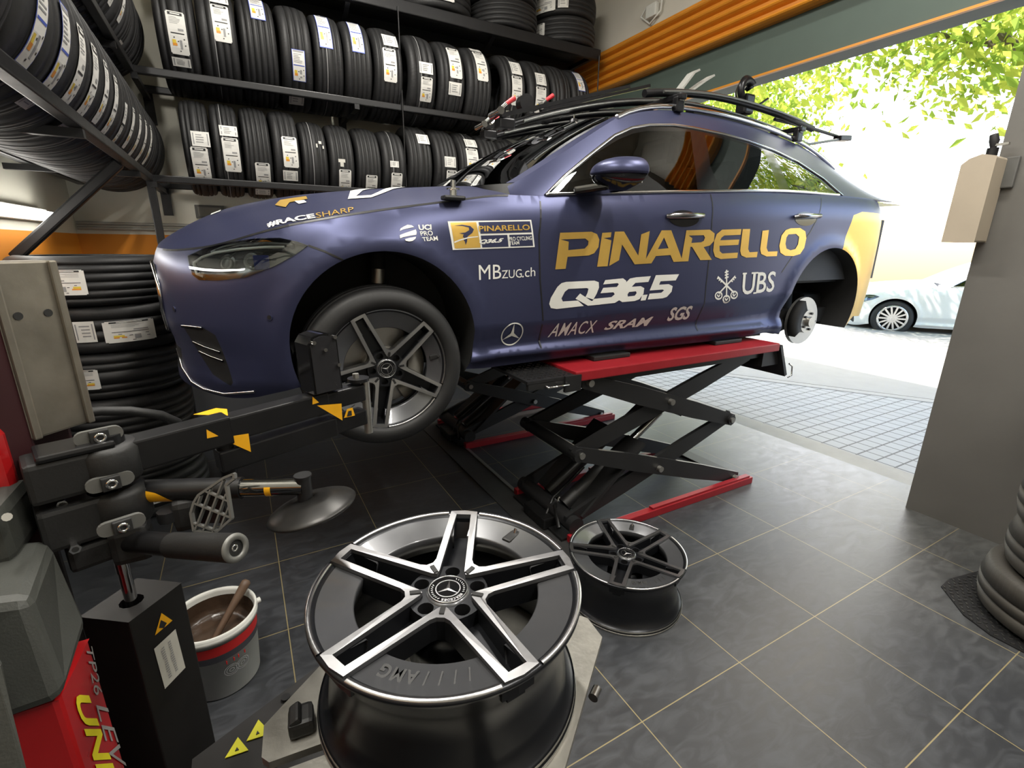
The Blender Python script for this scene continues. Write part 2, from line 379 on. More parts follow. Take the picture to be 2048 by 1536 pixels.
# ================================================================== outside
CONC = mat('threshold_concrete', (.27, .26, .23), .8, 0, .2, 8, bump=.3, bscale=60)
ROADM = mat('street_asphalt', (.30, .29, .27), .85, 0, .12, 6, bump=.3, bscale=90)
slab('trim_2', (3.64, -2.8, -.2), (3.86, 9, -.004), CONC)
kd = Vector((-.5147, .8573, 0)); kn = Vector((.8573, .5147, 0)); k0 = Vector((4.615, 4.126, 0))
b = MB()
A = k0-kd*14; Bq = k0+kd*14
P = [(3.86, -8), (A.x, A.y), (Bq.x, Bq.y), (3.86, 16)]
P = [(3.86, A.y), (A.x, A.y), (k0.x+kd.x*1.47, k0.y+kd.y*1.47), (3.86, k0.y+kd.y*1.47)]
b.prism(P, PAVE, Matrix.Identity(4), -.2, -.006)
struct(b.build('pavement'))
b = MB(); b.beam(A+kn*.07+Vector((0, 0, -.06)), Bq+kn*.07+Vector((0, 0, -.06)), .14, .12, mat('kerb_stone', (.30, .29, .27), .8, 0, .1, 5), bev=.015); struct(b.build('kerb'))
b = MB(); b.beam(A+kn*.32+Vector((0, 0, -.098)), Bq+kn*.32+Vector((0, 0, -.098)), .11, .006, mat('yellow_road_paint', (.62, .42, .06), .6)); struct(b.build('road_line'))
b = MB(); F = frame(k0+kn*10+Vector((0, 0, -.1)), kd, kn); b.prism([(-30, -9.86), (30, -9.86), (30, 12), (-30, 12)], ROADM, F, -.1, 0); struct(b.build('road'))
# pale buildings across the street
FAC = mat('pale_facade', (.62, .60, .54), .8, 0, .1, 1.5)
b = MB(); Fb = frame(k0+kn*20+Vector((0, 0, -.1)), kd, kn)
for (x0, x1, h) in ((-24, 4, 3.2), (4, 26, 4.2)): b.prism([(x0, 0), (x1, 0), (x1, 3), (x0, 3)], FAC, Fb, 0, h)
tag(b.build('garden_wall'), 'pale sunlit wall across the street behind the parked white car', 'wall')
LEAFS = [leaf_material('leaf_yellow_green', (.50, .56, .10)), leaf_material('leaf_green', (.30, .42, .07))]
BARK = mat('bark', (.14, .11, .08), .9, 0, .3, 12)
def tree(name, x, y, h, cr, cz, nleaf, label, seed, sx=1.0):
    rnd = random.Random(seed); t = thing(name, label, 'tree', (x, y, -.1), 0, 'street trees')
    b = MB(); b.tube([(0, 0, 0), (.05, .03, h*.3), (-.04, .08, h*.62), (.1, 0, h*.9)], [.17, .14, .11, .05], BARK, 10); ends = []
    for k in range(11):
        q = 2*PI*k/11+rnd.random()*.6; z0 = h*(.45+.4*rnd.random()); L = cr*(.6+.45*rnd.random())
        e = Vector((math.cos(q)*L*sx, math.sin(q)*L, z0+L*(.15+.5*rnd.random()))); mid = Vector((math.cos(q)*L*.5*sx, math.sin(q)*L*.5, z0+L*.25))
        b.tube([(0, 0.03, z0), mid, e], [.06, .04, .015], BARK, 7); ends += [e, mid, (e+mid)/2]
    b.build('trunk', t)
    b = MB(); vs = []; fs = []; vs2 = []; fs2 = []
    for k in range(nleaf):
        if rnd.random() < .62:
            c = Vector(rnd.choice(ends)); c += Vector([rnd.gauss(0, .38) for _ in range(3)])
        else:
            while True:
                v = Vector([rnd.uniform(-1, 1) for _ in range(3)])
                if .3 < v.length < 1: break
            c = Vector((v.x*cr*sx, v.y*cr, cz+v.z*cr*.62))
        d = Vector([rnd.gauss(0, 1) for _ in range(3)]).normalized(); u = d.orthogonal().normalized(); q = d.cross(u); L = rnd.uniform(.05, .105); W = L*.42
        V, FF = (vs, fs) if rnd.random() < .6 else (vs2, fs2); i = len(V)
        V += [c-u*L, c-q*W+d*.015, c+u*L, c+q*W+d*.015]; FF.append((i, i+1, i+2, i+3))
    b.add(vs, fs, LEAFS[0]); b.add(vs2, fs2, LEAFS[1]); o = b.build('foliage', t); o['kind'] = 'stuff'
tree('street_tree', 7.6, 6.9, 5.2, 2.4, 4.0, 11000, 'leafy tree seen over the car roof below the lintel', 3)
tree('street_tree', 8.4, 1.8, 5.9, 3.0, 4.9, 13000, 'sunlit tree with hanging sprays between the lintel and the pillar', 5)
tree('street_tree', 14.5, 12.5, 6.0, 3.2, 4.4, 5000, 'tree across the street behind the roof rack', 8)
tree('street_tree', 15.5, 2.2, 7.4, 3.3, 6.0, 9500, 'tall tree across the street above the white car', 11)

# ================================================================== tyres
def tyre_mesh(name, R, W, rh, m, line=None, grooves=(-.27, -.1, .08, .25), seg=72):
    tw = .42*W; pts = []
    def rt(z): return R-.013*(abs(z)/tw)**2.6
    zs = [-tw]
    for g in grooves:
        c = g*W; zs += [c-.0042, c-.0034, c+.0034, c+.0042]
    zs.append(tw)
    for i, z in enumerate(zs):
        q = (i-1) % 4 if 0 < i < len(zs)-1 else 0
        pts.append((rt(z)-(.0065 if 0 < i < len(zs)-1 and q in (1, 2) else 0), z))
    side = [(R-.024, .465*W), (R-.045, .497*W), (R-.07, .5*W), (R-.071, .494*W), (R-.085, .49*W), (rh+.022, .45*W), (rh+.012, .43*W), (rh+.002, .40*W), (rh, .36*W), (rh+.012, .37*W), (R-.035, .43*W), (R-.02, .36*W), (R-.018, 0)]
    prof = pts+[(r, z) for r, z in side]+[(r, -z) for r, z in side[:-1]][::-1]
    b = MB(); b.lathe(prof, m, seg, close=True)
    if line is not None:
        z0 = line*W; b.lathe([(rt(z0)+.0008, z0-.0022), (rt(z0)+.0008, z0+.0022)], GREYINK, seg)
    me = b.mesh(name)
    return me
def patch(b, R, z0, z1, a0, a1, m, lift, nz=1):
    n = max(1, int(abs(a1-a0)/5)); vs = []; fs = []
    for i in range(n+1):
        q = math.radians(a0+(a1-a0)*i/n)
        for z in (z0, z1): vs.append(((R+lift)*math.cos(q), (R+lift)*math.sin(q), z))
    for i in range(n): fs.append((2*i, 2*i+1, 2*i+3, 2*i+2))
    b.add(vs, fs, m)
def sticker(tyre, R, kind, ax, aw, a0, a1, seed=0, flat=False):
    """printed label stuck round the tread: a0 top angle, a1 bottom angle (degrees), ax along the axle.
    flat=True: the long side runs along the axle-wise direction, for tyres lying down"""
    rnd = random.Random(seed); b = MB(); R += .001
    def P(u0, u1, v0, v1, m, lift):
        # u across 0..1, v down 0..1
        if not flat: patch(b, R, ax+aw*(.5-u0), ax+aw*(.5-u1), a0+(a1-a0)*v0, a0+(a1-a0)*v1, m, lift)
        else: patch(b, R, ax+aw*(.5-v0), ax+aw*(.5-v1), a0+(a1-a0)*u0, a0+(a1-a0)*u1, m, lift)
    base = PAPER2 if kind in 'CT' else WHITE
    if kind == 'A':
        P(.05, .95, 0, .03, base, .0010); P(0, 1, .03, .97, base, .0010); P(.05, .95, .97, 1, base, .0010)
        P(.12, .88, .025, .095, INK, .0018); P(.25, .75, .045, .075, base, .0024)
        for k in range(5): P(.15, .15+.7*rnd.uniform(.5, 1), .14+.035*k, .15+.035*k, GREYINK, .0018)
        P(.55, .85, .40, .45, GREYINK, .0018); P(.14, .86, .50, .525, INK, .0018)
        P(.16, .36, .66, .74, YELLOWINK, .0018); P(.16, .40, .74, .80, ORANGEINK, .0018); P(.55, .68, .66, .86, GREYINK, .0018)
        for (u, v) in ((.45, .68), (.78, .62), (.8, .76), (.5, .9), (.25, .6)): P(u, u+.07, v, v+.025, INK, .0018)
    elif kind == 'D':
        P(0, 1, 0, 1, BLUEINK, .0008); P(.04, .96, .02, .98, base, .0014)
        P(.1, .9, .03, .08, GREYINK, .002)
        for k in range(6): P(.12, .12+.75*rnd.uniform(.5, 1), .13+.05*k, .15+.05*k, GREYINK, .002)
        P(.08, .92, .47, .50, BLUEINK, .002); P(.14, .34, .64, .74, YELLOWINK, .002); P(.14, .38, .74, .82, ORANGEINK, .002); P(.55, .7, .62, .88, GREYINK, .002)
        for (u, v) in ((.42, .66), (.8, .6), (.8, .78), (.45, .9)): P(u, u+.08, v, v+.03, INK, .002)
    elif kind == 'B':
        P(0, 1, 0, 1, base, .0012)
        P(.08, .14, .12, .88, GREYINK, .002); P(.86, .92, .12, .88, GREYINK, .002)
        for k in range(4): P(.24, .24+.5*rnd.uniform(.6, 1), .2+.16*k, .26+.16*k, GREYINK, .002)
    elif kind == 'K':          # barcode strip
        P(0, 1, 0, 1, WHITE, .0012); u = .1
        while u < .9:
            d = rnd.uniform(.012, .045); P(u, u+d, .35, .8, INK, .002); u += d+rnd.uniform(.012, .03)
    elif kind == 'T': P(.1, .9, 0, .35, base, .0012); P(.3, .7, .35, .8, base, .0012)
    elif kind == 'C':
        P(.55, .8, 0, .4, base, .0012); P(.3, .42, .4, .9, base, .0012); P(.85, .97, .6, 1, base, .0012)
    o = b.build('label_sticker', tyre); o['label'] = {'A': 'long white printed label', 'D': 'blue edged white label', 'B': 'small white label', 'K': 'white barcode label', 'T': 'torn paper label', 'C': 'scraps of a torn label'}[kind]
    return o
TM = {}
def tyre(center, R, W, front, up, label, group, m=RUBBER, line=None, rh=None, var=0):
    key = (R, W, m.name, line, rh, var)
    if key not in TM:
        gr = [(-.27, -.1, .08, .25), (-.3, -.14, .14, .3), (-.22, 0, .22), (-.33, -.17, 0, .17, .33)][var] if m is not RUBBERW else (-.13, .11)
        TM[key] = tyre_mesh('tyre', R, W, rh or R-.105, m, line, gr)
    o = bpy.data.objects.new('tyre', TM[key]); COL.objects.link(o)
    x = Vector(front).normalized(); y = Vector(up).normalized(); z = x.cross(y)
    mm = Matrix((x, y, z)).transposed().to_4x4(); mm.translation = Vector(center); o.matrix_world = mm
    return tag(o, label, 'tyre', group)
ORD = ['first', 'second', 'third', 'fourth', 'fifth', 'sixth', 'seventh', 'eighth', 'ninth', 'tenth', 'eleventh', 'twelfth', 'thirteenth', 'fourteenth', 'fifteenth']
KIND = {'A': 'long label', 'B': 'small label', 'D': 'blue-edged label', 'C': 'torn label scraps', 'T': 'torn paper flap', 'K': 'barcode label'}
YR = 4.43        # axle line of the tyres on the back rack
LOWX = [-.139, .038, .227, .417, .612, .808, 1.014, 1.218, 1.432, 1.662, 1.880, 2.084, 2.290]
MIDX = [-.155, .077, .316, .550, .768, .978, 1.205, 1.473, 1.723, 1.970, 2.303, 2.560, 2.800, 3.020]
LOWS = [(1, 'B', -.111, .105, 13, -4), (1, 'A', -.13, .10, -5, -44), (2, 'B', .06, .108, 24, 11), (2, 'A', .06, .10, 9, -31), (3, 'A', .245, .095, -17, -52), (3, 'B', .235, .1, -55, -68), (4, 'A', .438, .10, 18, -20), (4, 'B', .427, .10, -24, -38), (5, 'C', .64, .08, 25, 14), (6, 'T', .798, .063, 2, -11), (6, 'A', .819, .09, -12, -50), (7, 'A', 1.023, .09, -17, -54), (8, 'B', 1.207, .07, 6, -3), (8, 'A', 1.225, .09, -11, -50), (9, 'B', 1.467, .10, 46, 28), (10, 'B', 1.68, .10, 12, -3), (10, 'A', 1.692, .09, -7, -47), (11, 'B', 1.901, .11, 48, 32), (11, 'A', 1.891, .11, 29, -6)]
MIDS = [(1, 'A', -.147, .10, 12, -28), (1, 'B', -.151, .10, -31, -40), (2, 'B', .11, .105, 50, 33), (2, 'A', .105, .10, 30, -9), (3, 'D', .33, .09, 62, 22), (4, 'D', .555, .085, -3, -36), (4, 'B', .535, .10, -46, -70), (5, 'D', .75, .09, 58, 6), (6, 'D', .975, .09, 60, 8), (7, 'B', 1.227, .11, 44, 25), (7, 'A', 1.205, .10, 21, -19), (8, 'B', 1.49, .11, 12, -2), (8, 'A', 1.494, .095, -6, -36), (9, 'A', 1.745, .105, 45, -1), (9, 'B', 1.736, .11, -6, -22), (10, 'B', 1.985, .10, 64, 53), (10, 'A', 1.985, .10, 50, 2), (11, 'B', 2.325, .105, 44, 21), (11, 'A', 2.314, .10, 18, -22), (12, 'B', 2.566, .105, 31, 12), (12, 'A', 2.559, .105, 9, -27), (14, 'D', 3.015, .08, 55, 15)]
def wall_row(xs, zb, Rs, stick, where, group, widths=None):
    for i, x in enumerate(xs):
        R = Rs[i]; zc = zb+math.sqrt(R*R-.23*.23); st = [s for s in stick if s[0] == i+1]
        d = ' and '.join(KIND[s[1]] for s in st[:2]) if st else 'no label'
        lab = '%s tyre from the left on %s, %s' % (ORD[i], where, d)
        gap = min([abs(x-q) for q in xs if q != x]); W = min(.225, gap-.012) if widths is None else widths[i]
        big = False
        o = tyre((x, YR, zc), R+(.012 if big else 0), round(W, 3), (0, -1, 0), (0, 0, 1), lab, group, line=(.1 if i % 3 == 1 else None), var=(i*3+1) % 4)
        for s in st: sticker(o, R+(.012 if big else 0), s[1], -(s[2]-x), s[3], s[4], s[5], seed=i*7+len(where))
wall_row(LOWX, 1.9025, [.312]*4+[.293]*4+[.316]*5, LOWS, 'the bottom back shelf', 'tyres on the bottom back shelf')
wall_row(MIDX, 2.5425, [.333]*4+[.328]*10, MIDS, 'the middle back shelf', 'tyres on the middle back shelf')
# flat tyres on the top shelf
for i, (x, n) in enumerate(((.40, 2), (1.05, 2), (1.70, 2), (2.35, 2), (3.00, 2))):
    for k in range(n):
        y = 4.46
        fr = Vector((-x, -y, 0)).normalized()
        o = tyre((x, y, 3.265+.105+.21*k), .315, .208, fr, Vector((0, 0, 1)).cross(fr), 'black tyre lying flat on the top shelf, %s pile from the left, %s' % (ORD[i], ('lower one', 'upper one')[k]), 'tyres lying on the top shelf', var=i % 4)
        if i == 2 and k == 0: sticker(o, .315, 'A', .0, .12, 32, -8, 40, flat=True)
        if i == 3 and k == 0: sticker(o, .315, 'B', 0, .13, -64, -76, 44, flat=True)
        if i == 4 and k == 1: sticker(o, .315, 'A', -.02, .12, -55, -12, 45, flat=True); sticker(o, .315, 'B', -.01, .11, -8, 9, 46, flat=True)
        if i == 4 and k == 0: sticker(o, .315, 'A', 0, .10, -62, -30, 47, flat=True)
# the row on the left wall rack
LY = [1.44, 1.66, 1.88, 2.09, 2.27, 2.45, 2.63, 2.81, 3.02, 3.22, 3.42, 3.62, 3.82, 4.04, 4.26, 4.48]
LS = {2: [('D', 4, -42, .085)], 3: [('D', 2, -44, .08), ('B', -46, -58, .09)], 4: [('A', 3, -46, .08)], 5: [('A', 3, -44, .08), ('B', -47, -60, .08)], 6: [('A', 3, -40, .07)], 7: [('A', 2, -44, .07)], 8: [('B', -8, -24, .06), ('A', -26, -44, .05)], 9: [('A', -4, -40, .06)], 10: [('A', -2, -44, .06)], 11: [('A', 0, -42, .06)], 12: [('A', 2, -40, .06)], 0: [('K', -62, -74, .16)], 1: [('K', -60, -72, .16)]}
for i, y in enumerate(LY):
    st = LS.get(i, []); d = ' and '.join(KIND[s[0]] for s in st) if st else 'no label'
    W = .20 if i not in (3, 4, 5, 6, 7) else .172
    o = tyre((-.672, y, 2.125), .32, W, (1, 0, 0), (0, 0, 1), '%s tyre from the camera in the lower left rack row, %s' % (ORD[i] if i < 15 else 'last', d), 'tyres on the left wall rack', var=i % 4)
    for k, s in enumerate(st): sticker(o, .32, s[0], 0, s[3], s[1], s[2], seed=90+i*3+k)
for i, y in enumerate([2.55, 2.77, 2.99, 3.21, 3.43, 3.65, 3.87, 4.09, 4.31]):
    o = tyre((-.672, y, 2.785), .33, .205, (1, 0, 0), (0, 0, 1), '%s tyre from the camera in the upper left rack row' % ORD[i], 'tyres on the upper left rack', var=(i+1) % 4)
    if i in (3, 4, 5): sticker(o, .33, 'A', 0, .06, -4, -34, 200+i)
    if i == 6: sticker(o, .33, 'B', 0, .07, -40, -52, 206)
# stack of new tyres on the floor by the left wall
for k in range(6):
    c = (-.65+.012*math.sin(k*2.1), 3.3+.012*math.cos(k*1.7), .117+.234*k); fr = (Vector((0, 0, 0))-Vector((c[0], c[1], 0))).normalized()
    o = tyre(c, .33, .234, fr, Vector((0, 0, 1)).cross(fr), 'black new tyre in the floor stack left of the car, %s' % ('at the bottom', 'second from the bottom', 'third from the bottom', 'third from the top', 'second from the top', 'at the top')[k], 'tyre stack left of the car', var=(k+2) % 4)
    if k == 5: sticker(o, .33, 'A', .0, .115, -6, -30, 300, flat=True)
    if k == 4: sticker(o, .33, 'A', -.01, .105, -6, 31, 301, flat=True); sticker(o, .33, 'B', 0, .10, -11, -25, 302, flat=True)
    if k == 3: sticker(o, .33, 'A', 0, .10, -14, -38, 303, flat=True)
    if k == 0: sticker(o, .33, 'A', .03, .11, 23, -10, 304, flat=True)
# stack of worn tyres at the right edge
for k in range(6):
    c = (2.775+.02*math.sin(k*2.7), .235+.02*math.cos(k*1.9), .105+.21*k+.012)
    o = tyre(c, (.33, .315, .325, .31, .33, .32)[k], .208, (-1, .1, 0), Vector((0, 0, 1)).cross(Vector((-1, .1, 0)).normalized()), 'worn grey brown tyre in the stack by the street pillar, %s' % ('at the bottom', 'second from the bottom', 'third from the bottom', 'fourth from the bottom', 'second from the top', 'at the top')[k], 'worn tyre stack by the pillar', m=RUBBERW, var=k % 4)
# steel racks
def rack_back():
    t = thing('tyre_rack', 'black steel tyre rack of three levels along the back wall', 'tyre rack', (0, YB, 0))
    def part(name, fn, label=None):
        b = MB(); fn(b); o = b.build(name, None); o.parent = t; o.data.transform(Matrix.Translation((0, -YB, 0)))
        if label: o['label'] = label
    for z, x1 in ((1.88, 3.25), (2.52, 3.25)):
        part('front_beam', lambda b: b.box(((x1-.44)/2, 4.20, z), (x1+.44, .04, .045), STEELB, bev=.006))
        part('rear_beam', lambda b: b.box(((x1-.44)/2, 4.66, z), (x1+.44, .04, .045), STEELB, bev=.006))
        for x in (-.42, .95, 2.15, 3.2):
            part('bracket', lambda b: (b.box((x, 4.47, z-.04), (.035, .60, .035), STEELB), b.box((x, 4.765, z-.10), (.06, .02, .22), STEELB)))
    part('shelf_tray', lambda b: (b.box((1.45, 4.20, 3.215), (3.62, .05, .085), STEELB, bev=.006), b.box((1.45, 4.62, 3.215), (3.62, .05, .07), STEELB), b.box((1.45, 4.42, 3.253), (3.62, .40, .012), STEELB)))
    for x in (-.2, .95, 2.15, 3.2): part('bracket', lambda b: b.beam((x, 4.22, 3.20), (x, 4.77, 2.95 if x < 3 else 3.2), .035, .035, STEELB))
    part('corner_post', lambda b: b.box((-.44, 4.20, .94), (.045, .045, 1.88), STEELB, bev=.005))
    for x in (1.305, 3.235): part('hanger_rod', lambda b: b.cyl((x, 4.165, 1.2), (x, 4.165, 3.2), .006, STEELB, 8))
rack_back()
t = thing('tyre_rack', 'black steel tyre rack on the left wall above the tyre changer', 'tyre rack', (XW, 2.9, 0))
def part(name, fn):
    b = MB(); fn(b); o = b.build(name, None); o.data.transform(Matrix.Translation((-XW, -2.9, 0))); o.parent = t
for z, y0 in ((1.88, .9), (2.52, 2.2)):
    for x, nm in ((-.44, 'front_beam'), (-.90, 'rear_beam')): part(nm, lambda b: b.box((x, (y0+4.165)/2 if x > -.5 else (y0+4.7)/2, z), (.045, 4.165-y0 if x > -.5 else 4.7-y0, .045), STEELB, bev=.006))
    for y in (y0+.2, 2.4, 3.62): part('bracket', lambda b: b.box((-.705, y, z-.04), (.57, .03, .03), STEELB))
for y in (3.30, 1.5): part('brace', lambda b: b.beam((-.46, y, 1.86), (-.95, y, 1.39), .05, .05, STEELB, up=(0, 1, 0), bev=.01))
# ================================================================== the car
# body surfaces in car space: x rearwards from the front hub, y to the far side, z up from its tyre line
def ip(x,xs,ys):  # monotone-ish smooth interpolation (Catmull/Hermite)
    xs=np.asarray(xs,float);ys=np.asarray(ys,float)
    m=np.gradient(ys,xs); x=np.clip(x,xs[0],xs[-1])
    k=np.clip(np.searchsorted(xs,x)-1,0,len(xs)-2)
    h=xs[k+1]-xs[k];t=(x-xs[k])/h
    return (2*t**3-3*t**2+1)*ys[k]+(t**3-2*t**2+t)*h*m[k]+(-2*t**3+3*t**2)*ys[k+1]+(t**3-t**2)*h*m[k+1]
# plan outline, u = arc length with u=0 at the front hub; y is the half width
def _outline():
    pts=[]
    for t in np.linspace(0,1,160):
        a=t*np.pi/2
        # nose: from centre line to x=.15
        c,s=np.sin(a),np.cos(a)
        pts.append((.15-.962*s**(2/3.1),.905*c**(2/2.3)))
    for x in np.linspace(.18,2.9,80): pts.append((x,.905+.006*np.sin((x-.15)/2.75*np.pi)))
    for t in np.linspace(0.01,1,140):
        a=t*np.pi/2
        pts.append((2.92+.985*np.sin(a)**(2/3.4),.905*np.cos(a)**(2/2.4)))
    p=np.array(pts);d=np.r_[0,np.cumsum(np.hypot(*np.diff(p,axis=0).T))]
    i=np.argmin(abs(p[:,0])+(p[:,1]<.5)*9);
    t=(0-p[i,0])/(p[i+1,0]-p[i,0]) if p[i,0]<0 else 0
    u0=d[i]+(0-p[i,0])
    return d-u0,p
_U,_P=_outline()
UMIN,UMAX=_U[0],_U[-1]
def zbot(u): return ip(u,[-1.6,-.9,-.5,-.36,.38,1.,2.45,2.5,3.2,3.5,4.4],[.16,.15,.15,.19,.185,.20,.215,.22,.27,.25,.28])
def ztop(u): return ip(u,[-1.6,-1.1,-.75,-.6,-.4,-.2,0,.3,.52,.66,.8,1.2,1.7,2.3,2.9,3.4,4.4],[.70,.70,.70,.715,.765,.808,.845,.893,.925,.928,.938,.965,.999,1.034,1.045,1.045,1.03])
def tuck(u,z):
    # inward offset of the side as a function of height
    zt=ztop(u); crease=.365+.035*np.clip(u,0,3)
    w=np.clip((u-.1)/.35,0,1)*np.clip((2.75-u)/.35,0,1); w=w*w*(3-2*w)
    t=.012+.022*np.clip((.62-z)/.4,0,1)**2
    t=t+w*np.where(z<crease,.044*np.clip((crease-z)/.11,0,1)**1.0,0)
    t=t-w*.038*np.exp(-((z-.250)/.030)**2)
    t=t+.05*np.clip((z-(zt-.16))/.16,0,1)**2.2
    t=t+.035*np.clip((.2-z)/.08,0,1)
    return t
def flare(x,z):
    o=0
    for cx,cz in ((.012,.335),(2.84,.355)):
        r=np.hypot(x-cx,z-cz); o=o+.014*np.exp(-((r-.39)/.045)**2)
    return o
def band(u,z):
    """left half of the body skirt: returns x,y(negative),z"""
    u=np.asarray(u,float);z=np.asarray(z,float)
    x=np.interp(u,_U,_P[:,0]);y=np.interp(u,_U,_P[:,1])
    nw=np.clip((-.3-x)/.5,0,1);tw=np.clip((x-3.3)/.5,0,1)
    dn=.035*np.clip((z-.6)/.12,0,1.5)**2+.12*np.clip((z-.70)/.1,0,2)**2*.3+.03*np.clip((.42-z)/.1,0,1)-.01*np.clip((.24-z)/.06,0,1)
    dt=.02*np.clip((.45-z)/.2,0,1)+.05*np.clip((z-.75)/.3,0,1)
    x=x+nw*dn-tw*dt
    y=y-tuck(u,z)*np.clip(y/.6,0,1)+flare(x,z)*np.clip((y-.6)/.2,0,1)
    return np.stack([x,-np.maximum(y,0),z],-1)
# greenhouse: side line
def belt(x): # (y,z) at the belt
    return .845-.03*np.clip((x-2.6)/1.0,0,1.5), np.where(x<.66,ztop(.66)+0*x,ztop(x))
def rail(x): # (y,z) of the upper edge
    z=ip(x,[.5,.62,.8,1.0,1.19,1.264,1.342,1.54,1.68,1.91,2.25,2.63,2.9,3.16,3.44,3.75],[.93,.985,1.08,1.19,1.295,1.335,1.367,1.416,1.433,1.441,1.432,1.398,1.359,1.295,1.2,1.06])
    y=ip(x,[.5,.8,1.1,1.35,1.7,2.3,2.9,3.4,3.75],[.80,.735,.66,.605,.575,.575,.565,.555,.545])
    return y,z
def house(x,z):
    yb,zb=belt(x);yr,zr=rail(x)
    t=np.clip((z-zb)/np.maximum(zr-zb,.02),-.2,1.2)
    return np.stack([x,-(yb+(yr-yb)*t+.014*np.sin(t*np.pi)*np.clip((zr-zb)/.4,0,1)),z],-1)
def hood(x,t): # t 0 at the left edge .. 1 centre
    u=np.interp(x,_P[:160,0],_U[:160])
    return None
def roofc(x): return ip(x,[1.15,1.35,1.6,1.9,2.3,2.7,3.1,3.5,3.8],[1.345,1.42,1.452,1.466,1.46,1.435,1.39,1.33,1.27])
def hoodP(u,s):
    u=np.asarray(u,float);s=np.asarray(s,float)
    E=band(u,ztop(u)); x=E[...,0]
    zc=ip(x,[-.84,-.79,-.735,-.618,-.51,-.36,-.18,0,.2,.5,.7],[.688,.715,.753,.821,.869,.91,.945,.967,.985,1.003,1.008])
    z=E[...,2]+(np.maximum(zc,E[...,2])-E[...,2])*(1-(1-s)**2.2)
    z=z+.010*np.exp(-((s-.45)/.10)**2)*np.clip((x+.75)/.4,0,1)
    return np.stack([x,E[...,1]*(1-s),z],-1)
def screenP(s,t):
    """windscreen: s -1..1 across, t 0..1 up"""
    s=np.asarray(s,float);t=np.asarray(t,float)
    xe=.62+.68*t; ye,ze=rail(xe); xc=.50+.75*t; zc=1.0+.40*t
    k=1-s**2
    return np.stack([xe+(xc-xe)*k-.012*np.sin(t*np.pi)*k,s*ye,ze+(zc-ze)*k+.025*np.sin(t*np.pi)*k],-1)
def roofP(s,t):
    s=np.asarray(s,float);t=np.asarray(t,float)
    x0=1.30-.05*(1-s**2); x=x0+(3.72-x0)*t
    yr,zr=rail(np.maximum(x,1.30)); z=zr+(np.maximum(roofc(x),zr)-zr)*(1-np.abs(s)**2.4)
    w=np.clip(1-t*12,0,1); S_=screenP(s,np.ones_like(s)); 
    return np.stack([x,s*yr,z*(1-w)+S_[...,2]*w],-1)

GOLD = [[[(0.782,0.778),(0.95,0.786),(0.982,0.776),(0.997,0.752),(0.994,0.719),(0.972,0.692),(0.942,0.682),(0.826,0.676),(0.818,0.624),(0.763,0.622)],[(0.786,0.75),(0.918,0.756),(0.936,0.745),(0.935,0.728),(0.917,0.712),(0.828,0.705),(0.829,0.741)]],[[(1.011,0.782),(1.064,0.786),(1.062,0.764),(1.021,0.759),(1.067,0.75),(1.054,0.633),(0.993,0.631)]],[[(1.084,0.789),(1.138,0.791),(1.237,0.681),(1.245,0.78),(1.297,0.796),(1.288,0.666),(1.374,0.801),(1.438,0.803),(1.529,0.667),(1.542,0.805),(1.711,0.812),(1.75,0.794),(1.752,0.756),(1.725,0.733),(1.68,0.724),(1.754,0.659),(1.666,0.658),(1.595,0.725),(1.583,0.725),(1.579,0.653),(1.475,0.65),(1.449,0.684),(1.351,0.679),(1.326,0.644),(1.219,0.64),(1.132,0.732),(1.12,0.66),(1.063,0.634)],[(1.394,0.768),(1.431,0.717),(1.36,0.712)],[(1.562,0.78),(1.67,0.784),(1.682,0.772),(1.675,0.755),(1.656,0.748),(1.587,0.744),(1.59,0.767)]],[[(1.804,0.814),(1.957,0.821),(1.956,0.791),(1.826,0.785),(1.807,0.774),(1.799,0.76),(1.95,0.766),(1.948,0.738),(1.799,0.732),(1.806,0.704),(1.828,0.692),(1.953,0.697),(1.954,0.668),(1.822,0.663),(1.775,0.675),(1.755,0.706),(1.754,0.756),(1.767,0.791)]],[[(1.966,0.821),(2.028,0.823),(2.035,0.716),(2.05,0.699),(2.12,0.702),(2.119,0.672),(2.028,0.67),(1.985,0.682),(1.97,0.706)]],[[(2.135,0.816),(2.19,0.821),(2.193,0.724),(2.211,0.703),(2.298,0.705),(2.298,0.678),(2.205,0.676),(2.153,0.69),(2.138,0.716)]],[[(2.384,0.835),(2.475,0.839),(2.532,0.821),(2.553,0.782),(2.548,0.726),(2.517,0.69),(2.454,0.678),(2.375,0.68),(2.325,0.698),(2.306,0.736),(2.312,0.794),(2.342,0.824)],[(2.374,0.801),(2.445,0.805),(2.48,0.789),(2.482,0.746),(2.463,0.719),(2.418,0.711),(2.377,0.721),(2.36,0.748),(2.36,0.783)]]]
